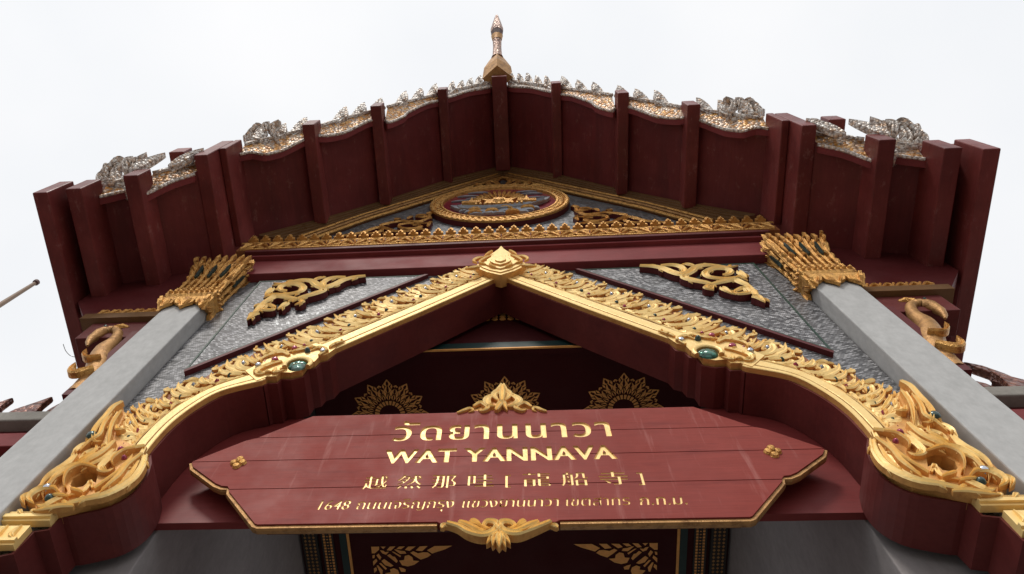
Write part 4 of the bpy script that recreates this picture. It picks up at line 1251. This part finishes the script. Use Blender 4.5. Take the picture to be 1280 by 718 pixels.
# gilded chamfer running round the lower edge and dark backing behind it
EDGE = [(2.355, 6.435), (2.32, 6.36), (2.065, 6.145), (2.0, 6.11), (1.945, 6.105), (1.93, 6.05), (1.63, 5.69), (1.60, 5.675), (0.40, 5.675)]
for s in SIDES:
    m = MB()
    rows = []
    for i, p in enumerate(EDGE):
        a, c = EDGE[max(0, i - 1)], EDGE[min(len(EDGE) - 1, i + 1)]
        tx, tz = c[0] - a[0], c[1] - a[1]
        L = hypot(tx, tz)
        nx, nz = -tz / L, tx / L
        if nz > 0: nx, nz = -nx, -nz
        f3 = lambda d, y: (s * (p[0] + nx * d), y, p[1] + nz * d)
        rows.append([f3(-0.012, SY + .012), f3(0.012, SY + .012), f3(0.018, SY + .03), f3(0.012, SY + th), f3(-0.012, SY + th)])
    m.quadstrip(rows, 0, True)
    m.build('gilt_edge', M['dark_gold'], sign)
m = MB()
bk = [(0, 7.04), (1.5, 7.04), (1.88, 6.76), (2.28, 6.43), (1.9, 6.1), (1.56, 5.72), (0, 5.72)]
m.prism(bk + [(-x, z) for x, z in reversed(bk[1:-1])], facade(SY + th + .002), facade(SY + th + .05), 0)
m.build('backing_board', M['dark_wood'], sign)
for s in SIDES:
    m = MB(); m.box(s * 1.2 - .06, s * 1.2 + .06, SY + th + .052, 3.388, 6.0, 6.12); m.box(s * 1.2 - .06, s * 1.2 + .06, SY + th + .052, 3.388, 6.8, 6.92)
    m.build('bracket', M['dark_wood'], sign)
    ro = MB()
    cx_ = s * 1.972
    for k in range(4):
        a = pi / 2 * k
        ro.dome((cx_ + .032 * cos(a), 6.405 + .042 * sin(a)), .034, .028, facade(SY - .001), 0, 8, 2)
    ro.dome((cx_, 6.405), .022, .045, facade(SY - .001), 0, 8, 2)
    ro.build('gilt_flower', M['old_shaded_gold'], sign)
ORNT = [([(0.02,7.5),(-0.0,7.38),(-0.05,7.3),(0.0,7.2)],0.09,0.05),([(0.02,7.5),(0.03,7.38),(0.08,7.3),(0.03,7.2)],0.09,0.05),([(-0.06,7.31),(-0.11,7.23),(-0.09,7.14),(-0.02,7.13)],0.08,0.05),([(0.1,7.31),(0.16,7.2),(0.12,7.13),(0.05,7.12)],0.08,0.05),([(-0.22,7.14),(-0.16,7.19),(-0.1,7.11),(-0.14,7.06),(-0.18,7.09)],0.05,0.04),([(0.26,7.11),(0.2,7.17),(0.13,7.1),(0.18,7.05),(0.22,7.08)],0.05,0.04),([(-0.35,7.05),(-0.3,7.08),(-0.25,7.11),(-0.22,7.08),(-0.26,7.06)],0.035,0.03),([(0.38,7.04),(0.34,7.06),(0.29,7.1),(0.27,7.07),(0.3,7.04)],0.035,0.03),([(-0.03,7.05),(0.02,7.16),(0.06,7.05)],0.07,0.06),([(0.02,7.45),(0.02,7.28),(0.02,7.12)],0.07,0.07)]
ORNB = [([(-0.33,5.64),(-0.25,5.6),(-0.18,5.54),(-0.1,5.51),(-0.04,5.53),(0.0,5.59),(-0.02,5.63),(-0.07,5.64),(-0.09,5.6),(-0.06,5.58),(-0.04,5.6)],0.055,0.05),([(0.34,5.64),(0.26,5.59),(0.19,5.55),(0.12,5.52),(0.05,5.54),(0.01,5.59),(0.03,5.63),(0.08,5.63),(0.11,5.6),(0.08,5.58),(0.06,5.6)],0.055,0.05),([(-0.25,5.64),(-0.18,5.59),(-0.12,5.55),(-0.07,5.56)],0.04,0.06),([(0.26,5.63),(0.19,5.58),(0.14,5.55),(0.08,5.56)],0.04,0.06),([(-0.18,5.64),(-0.14,5.62),(-0.09,5.58)],0.04,0.06),([(0.18,5.63),(0.15,5.61),(0.11,5.58)],0.04,0.06),([(0.01,5.54),(-0.02,5.48),(-0.03,5.42)],0.045,0.05),([(0.01,5.54),(0.03,5.47),(0.05,5.41)],0.045,0.05),([(-0.01,5.52),(-0.04,5.49),(-0.07,5.44)],0.04,0.04),([(0.02,5.52),(0.05,5.49),(0.08,5.44)],0.04,0.04),([(0.01,5.53),(0.01,5.46),(0.01,5.4)],0.05,0.06),([(-0.36,5.61),(-0.35,5.64),(-0.31,5.62)],0.04,0.02),([(0.38,5.6),(0.36,5.62),(0.33,5.62)],0.04,0.02)]
m = MB()
m.prism([(-.33, 7.05), (-.18, 7.14), (-.08, 7.25), (0.02, 7.38), (.12, 7.25), (.22, 7.14), (.37, 7.05)], facade(3.205), facade(3.24), 1)
for pts, wd, h in ORNT:
    m.relief(pts, wd, h, lambda u, v, w: (u, 3.205 - w, v), 1, n=4)
m.build('top_crest', GOLD2, sign)
m = MB()
for pts, wd, h in ORNB:
    m.relief(pts, wd * 1.15, h, lambda u, v, w: (u, 3.215 - w, v), 1, base=.02, n=4)
m.build('bottom_crest', GOLD2, sign)

# lettering: cut into the planks, gilded floor at the bottom of each cut
def text_mesh(txt, size, x0, x1, base, depth0, depth1, weight=0.0, height=None, shear=0.0, gap=1.0):
    cu = bpy.data.curves.new('lettering', 'FONT')
    cu.body = txt
    cu.size = size
    cu.shear = shear
    cu.space_character = gap
    cu.extrude = (depth1 - depth0) / 2
    cu.offset = weight
    cu.resolution_u = 3
    cu.fill_mode = 'BOTH'
    o = bpy.data.objects.new('lettering', cu)
    COL.objects.link(o)
    bpy.context.view_layer.update()
    me = bpy.data.meshes.new_from_object(o.evaluated_get(bpy.context.evaluated_depsgraph_get()))
    bpy.data.objects.remove(o)
    xs = [v.co.x for v in me.vertices]
    ys = [v.co.y for v in me.vertices]
    a, b_ = min(xs), max(xs)
    sx = (x1 - x0) / (b_ - a)
    if height:
        sy = height[1] / height[0]
    else:
        sy = sx
    ym = (depth0 + depth1) / 2
    for v in me.vertices:
        x, y, z = v.co
        v.co = (x0 + (x - a) * sx, ym - z, base + y * sy)
    return me
LINES = [
    ('วัดยานนาวา', -0.84, 0.86, 6.672, 0.42, 0.008, 1.06, 0.0, 1.12),
    ('WAT YANNAVA', -0.865, 0.862, 6.372, 0.25, 0.009, 1.05, 0.0, 1.05),
    ('1648', -1.232, -1.012, 5.835, 0.15, 0.0012, None, 0.15, 1.0),
    ('ถนนเจริญกรุง', -.965, -.30, 5.835, 0.15, 0.0010, None, 0.12, 1.0),
    ('แขวงยานนาวา', -.245, .405, 5.833, 0.15, 0.0010, None, 0.12, 1.0),
    ('เขตลาทร', .45, .875, 5.831, 0.15, 0.0, None, 0.12, 1.0),
    ('ก.ท.ม.', .935, 1.245, 5.829, 0.15, 0.0010, None, 0.12, 1.0)]
CN = [('越', -.965, -.79), ('然', -.725, -.545), ('那', -.475, -.30), ('哇', -.22, -.035), ('[', .045, .085), ('龍', .165, .365), ('船', .435, .625), ('寺', .70, .90), (']', .965, 1.005)]
for ch_, a_, b_ in CN:
    LINES.append((ch_, a_, b_, 6.068 + (0.0 if ch_ not in '[]' else 0.012), 0.2, 0.0012, None, 0.0, 1.0))
for txt, x0, x1, base, size, wt, asp, shear, gp in LINES:
    probe = bpy.data.curves.new('probe', 'FONT'); probe.body = txt; probe.size = size; probe.space_character = gp; probe.shear = shear
    po_ = bpy.data.objects.new('probe', probe); COL.objects.link(po_); bpy.context.view_layer.update()
    wd_ = po_.dimensions.x
    FLOOR = 0.012 if size > 0.22 else 0.006
    bpy.data.objects.remove(po_); bpy.data.curves.remove(probe)
    sc_ = (x1 - x0) / wd_
    if asp is None: kw = dict(weight=wt, height=(1, 0.95 if size < 0.16 else 0.86 if txt not in '[]' else 0.8), shear=shear, gap=gp)
    else: kw = dict(weight=wt, height=(1, sc_ * asp), shear=shear, gap=gp)
    fl = text_mesh(txt, size, x0, x1, base, SY + FLOOR, SY + FLOOR + 0.012, **kw)
    fl.materials.clear(); fl.materials.append(M['gold'])
    fo_ = bpy.data.objects.new('gilded_lettering', fl); COL.objects.link(fo_); fo_.parent = sign
    cm = text_mesh(txt, size, x0, x1, base, SY - 0.02, SY + FLOOR + 0.002, **kw)
    cm.materials.clear(); cm.materials.append(M['gold_shaded'])  # cut walls get darker gold, their shade painted in
    bmx = bmesh.new(); bmx.from_mesh(cm); bmesh.ops.remove_doubles(bmx, verts=bmx.verts, dist=1e-5); bmesh.ops.recalc_face_normals(bmx, faces=bmx.faces)
    bmx.to_mesh(cm); bmx.free()
    if txt == 'เขตลาทร':
        # tail stroke that turns the fourth letter into its tailed form
        def adv(t):
            c_ = bpy.data.curves.new('probe', 'FONT'); c_.body = t; c_.size = size; c_.shear = shear
            o_ = bpy.data.objects.new('probe', c_); COL.objects.link(o_); bpy.context.view_layer.update()
            m_ = bpy.data.meshes.new_from_object(o_.evaluated_get(bpy.context.evaluated_depsgraph_get()))
            r_ = (min(v.co.x for v in m_.vertices), max(v.co.x for v in m_.vertices), max(v.co.y for v in m_.vertices))
            bpy.data.objects.remove(o_)
            return r_
        a0, a1, _ = adv('เขตลาทร'); l0, l1, lt = adv('เขตล')
        xr = x0 + (l1 - a0) / (a1 - a0) * (x1 - x0); zt = base + adv('ล')[2] * 0.95
        q_ = [(xr - .020, zt - .020), (xr - .013, zt - .026), (xr + .010, zt + .010), (xr + .001, zt + .012)]
        for me_, ya, yb in ((fl, SY + FLOOR, SY + FLOOR + .012), (cm, SY - 0.02, SY + FLOOR + 0.002)):
            tk = MB(); tk.prism(q_, facade(ya), facade(yb))
            tm = tk.mesh('tick')
            b2 = bmesh.new(); b2.from_mesh(me_); b2.from_mesh(tm); b2.to_mesh(me_); b2.free()
    co_ = bpy.data.objects.new('cutter', cm); COL.objects.link(co_)
    zs = [v.co.z for v in cm.vertices]
    for pl_ in planks:
        pz = [v.co.z for v in pl_.data.vertices]
        if max(pz) < min(zs) or min(pz) > max(zs):
            continue
        md = pl_.modifiers.new('cut', 'BOOLEAN')
        md.operation = 'DIFFERENCE'
        md.solver = 'EXACT'
        md.use_self = True
        md.material_mode = 'TRANSFER'
        md.object = co_
        bpy.context.view_layer.update()
        nm_ = bpy.data.meshes.new_from_object(pl_.evaluated_get(bpy.context.evaluated_depsgraph_get()))
        pl_.modifiers.clear()
        if len(nm_.polygons) > 8:
            pl_.data = nm_
    bpy.data.objects.remove(co_)

# ------------------------------------------------------------------ side walls and pole
for s, lab in ((-1, 'red side wall with cement coping and pointed leaf finials, left of the gate'), (1, 'red side wall with cement coping and pointed leaf finials, right of the gate')):
    sw = thing('side_wall', lab, 'wall', 'low walls flanking the gate')
    xa, xb = 3.62, 9.0
    b = MB(); b.box(*sorted((s * xa, s * xb)), 3.55, 3.9, 0, 7.1); b.build('wall', M['panel'], sw)
    b = MB(); b.box(*sorted((s * xa, s * xb)), 3.44, 3.98, 7.103, 7.32); b.build('red_cornice', M['beam'], sw, bevel=.01)
    b = MB(); b.box(*sorted((s * xa, s * xb)), 3.50, 3.94, 7.323, 7.44); b.build('dark_fillet', M['edge'], sw)
    b = MB(); b.box(*sorted((s * xa, s * xb)), 3.38, 4.02, 7.443, 7.60); b.build('coping', M['cement'], sw, bevel=.015)
    xt = 4.42 if s < 0 else 4.70
    for x in [xt] + [3.80 + .41 * k for k in range(12)]:
        m = MB()
        f_ = lambda u, v, w=0.0: (s * (x + u), 3.5 - w, 7.6 + v)
        if x == xt:
            f_ = lambda u, v, w=0.0: (s * (x + u), 3.62 - w, 7.6 + v)
            out = [(.10, 0), (.12, .2), (.08, .4), (.0, .6), (-.10, .76), (-.24, .86), (-.20, .74), (-.12, .62), (-.14, .50), (-.20, .46), (-.10, .38), (-.08, .2), (-.10, 0)]
            m.prism(out, lambda u, v: f_(u, v, .04), lambda u, v: f_(u, v, -.05), 0)
            m.build('tall_leaf_finial', M['scale_r'], sw, bevel=.015)
        else:
            out = [(.12, 0), (.15, .10), (.09, .22), (-.04, .34), (-.15, .46), (-.14, .30), (-.16, .16), (-.11, .06), (-.10, 0)]
            m.prism(out, lambda u, v: f_(u, v, .03), lambda u, v: f_(u, v, -.04), 0)
            m.build('leaf_finial', M['scale_r'], sw, bevel=.015)
    place(sw, (s * xa, 3.7, 0))
pl = thing('flagpole', 'thin weathered flagpole rising behind the left side wall', 'pole')
m = MB(); m.tube([(-15.62, 8, 0), (-15.66, 8, 22.0)], .11, 10); m.build('mast', M['pole'], pl, smooth=True)
m = MB(); m.tube([(-15.66, 8, 22.0), (-15.68, 8, 22.3), (-15.71, 8, 24.25)], [.12, .08, .06], 10); m.build('top_spar', M['pole'], pl, smooth=True)
m = MB(); m.tube([(-15.71, 8, 24.25), (-15.712, 8, 24.3), (-15.713, 8, 24.4), (-15.714, 8, 24.48)], [.05, .10, .10, .03], 10); m.build('truck', M['dark_wood'], pl, smooth=True)
place(pl, (-15.62, 8, 0))
wr = MB()
wr.tube(cr([(-5.11, 3.75, 9.52), (-5.17, 3.73, 9.52), (-5.24, 3.68, 9.56), (-5.29, 3.62, 9.62)], 3), .004, 5)
tag(wr.build('loose_wire', M['wire']), 'short loose wire curling from the left edge of the eaves', 'wire')
place(gate, (0, 3.1, 0)); place(roof, (0, 3.0, 10.6)); place(sign, (0, 3.2, 5.69)); place(med, (MX, 3.06, MZ - MR))
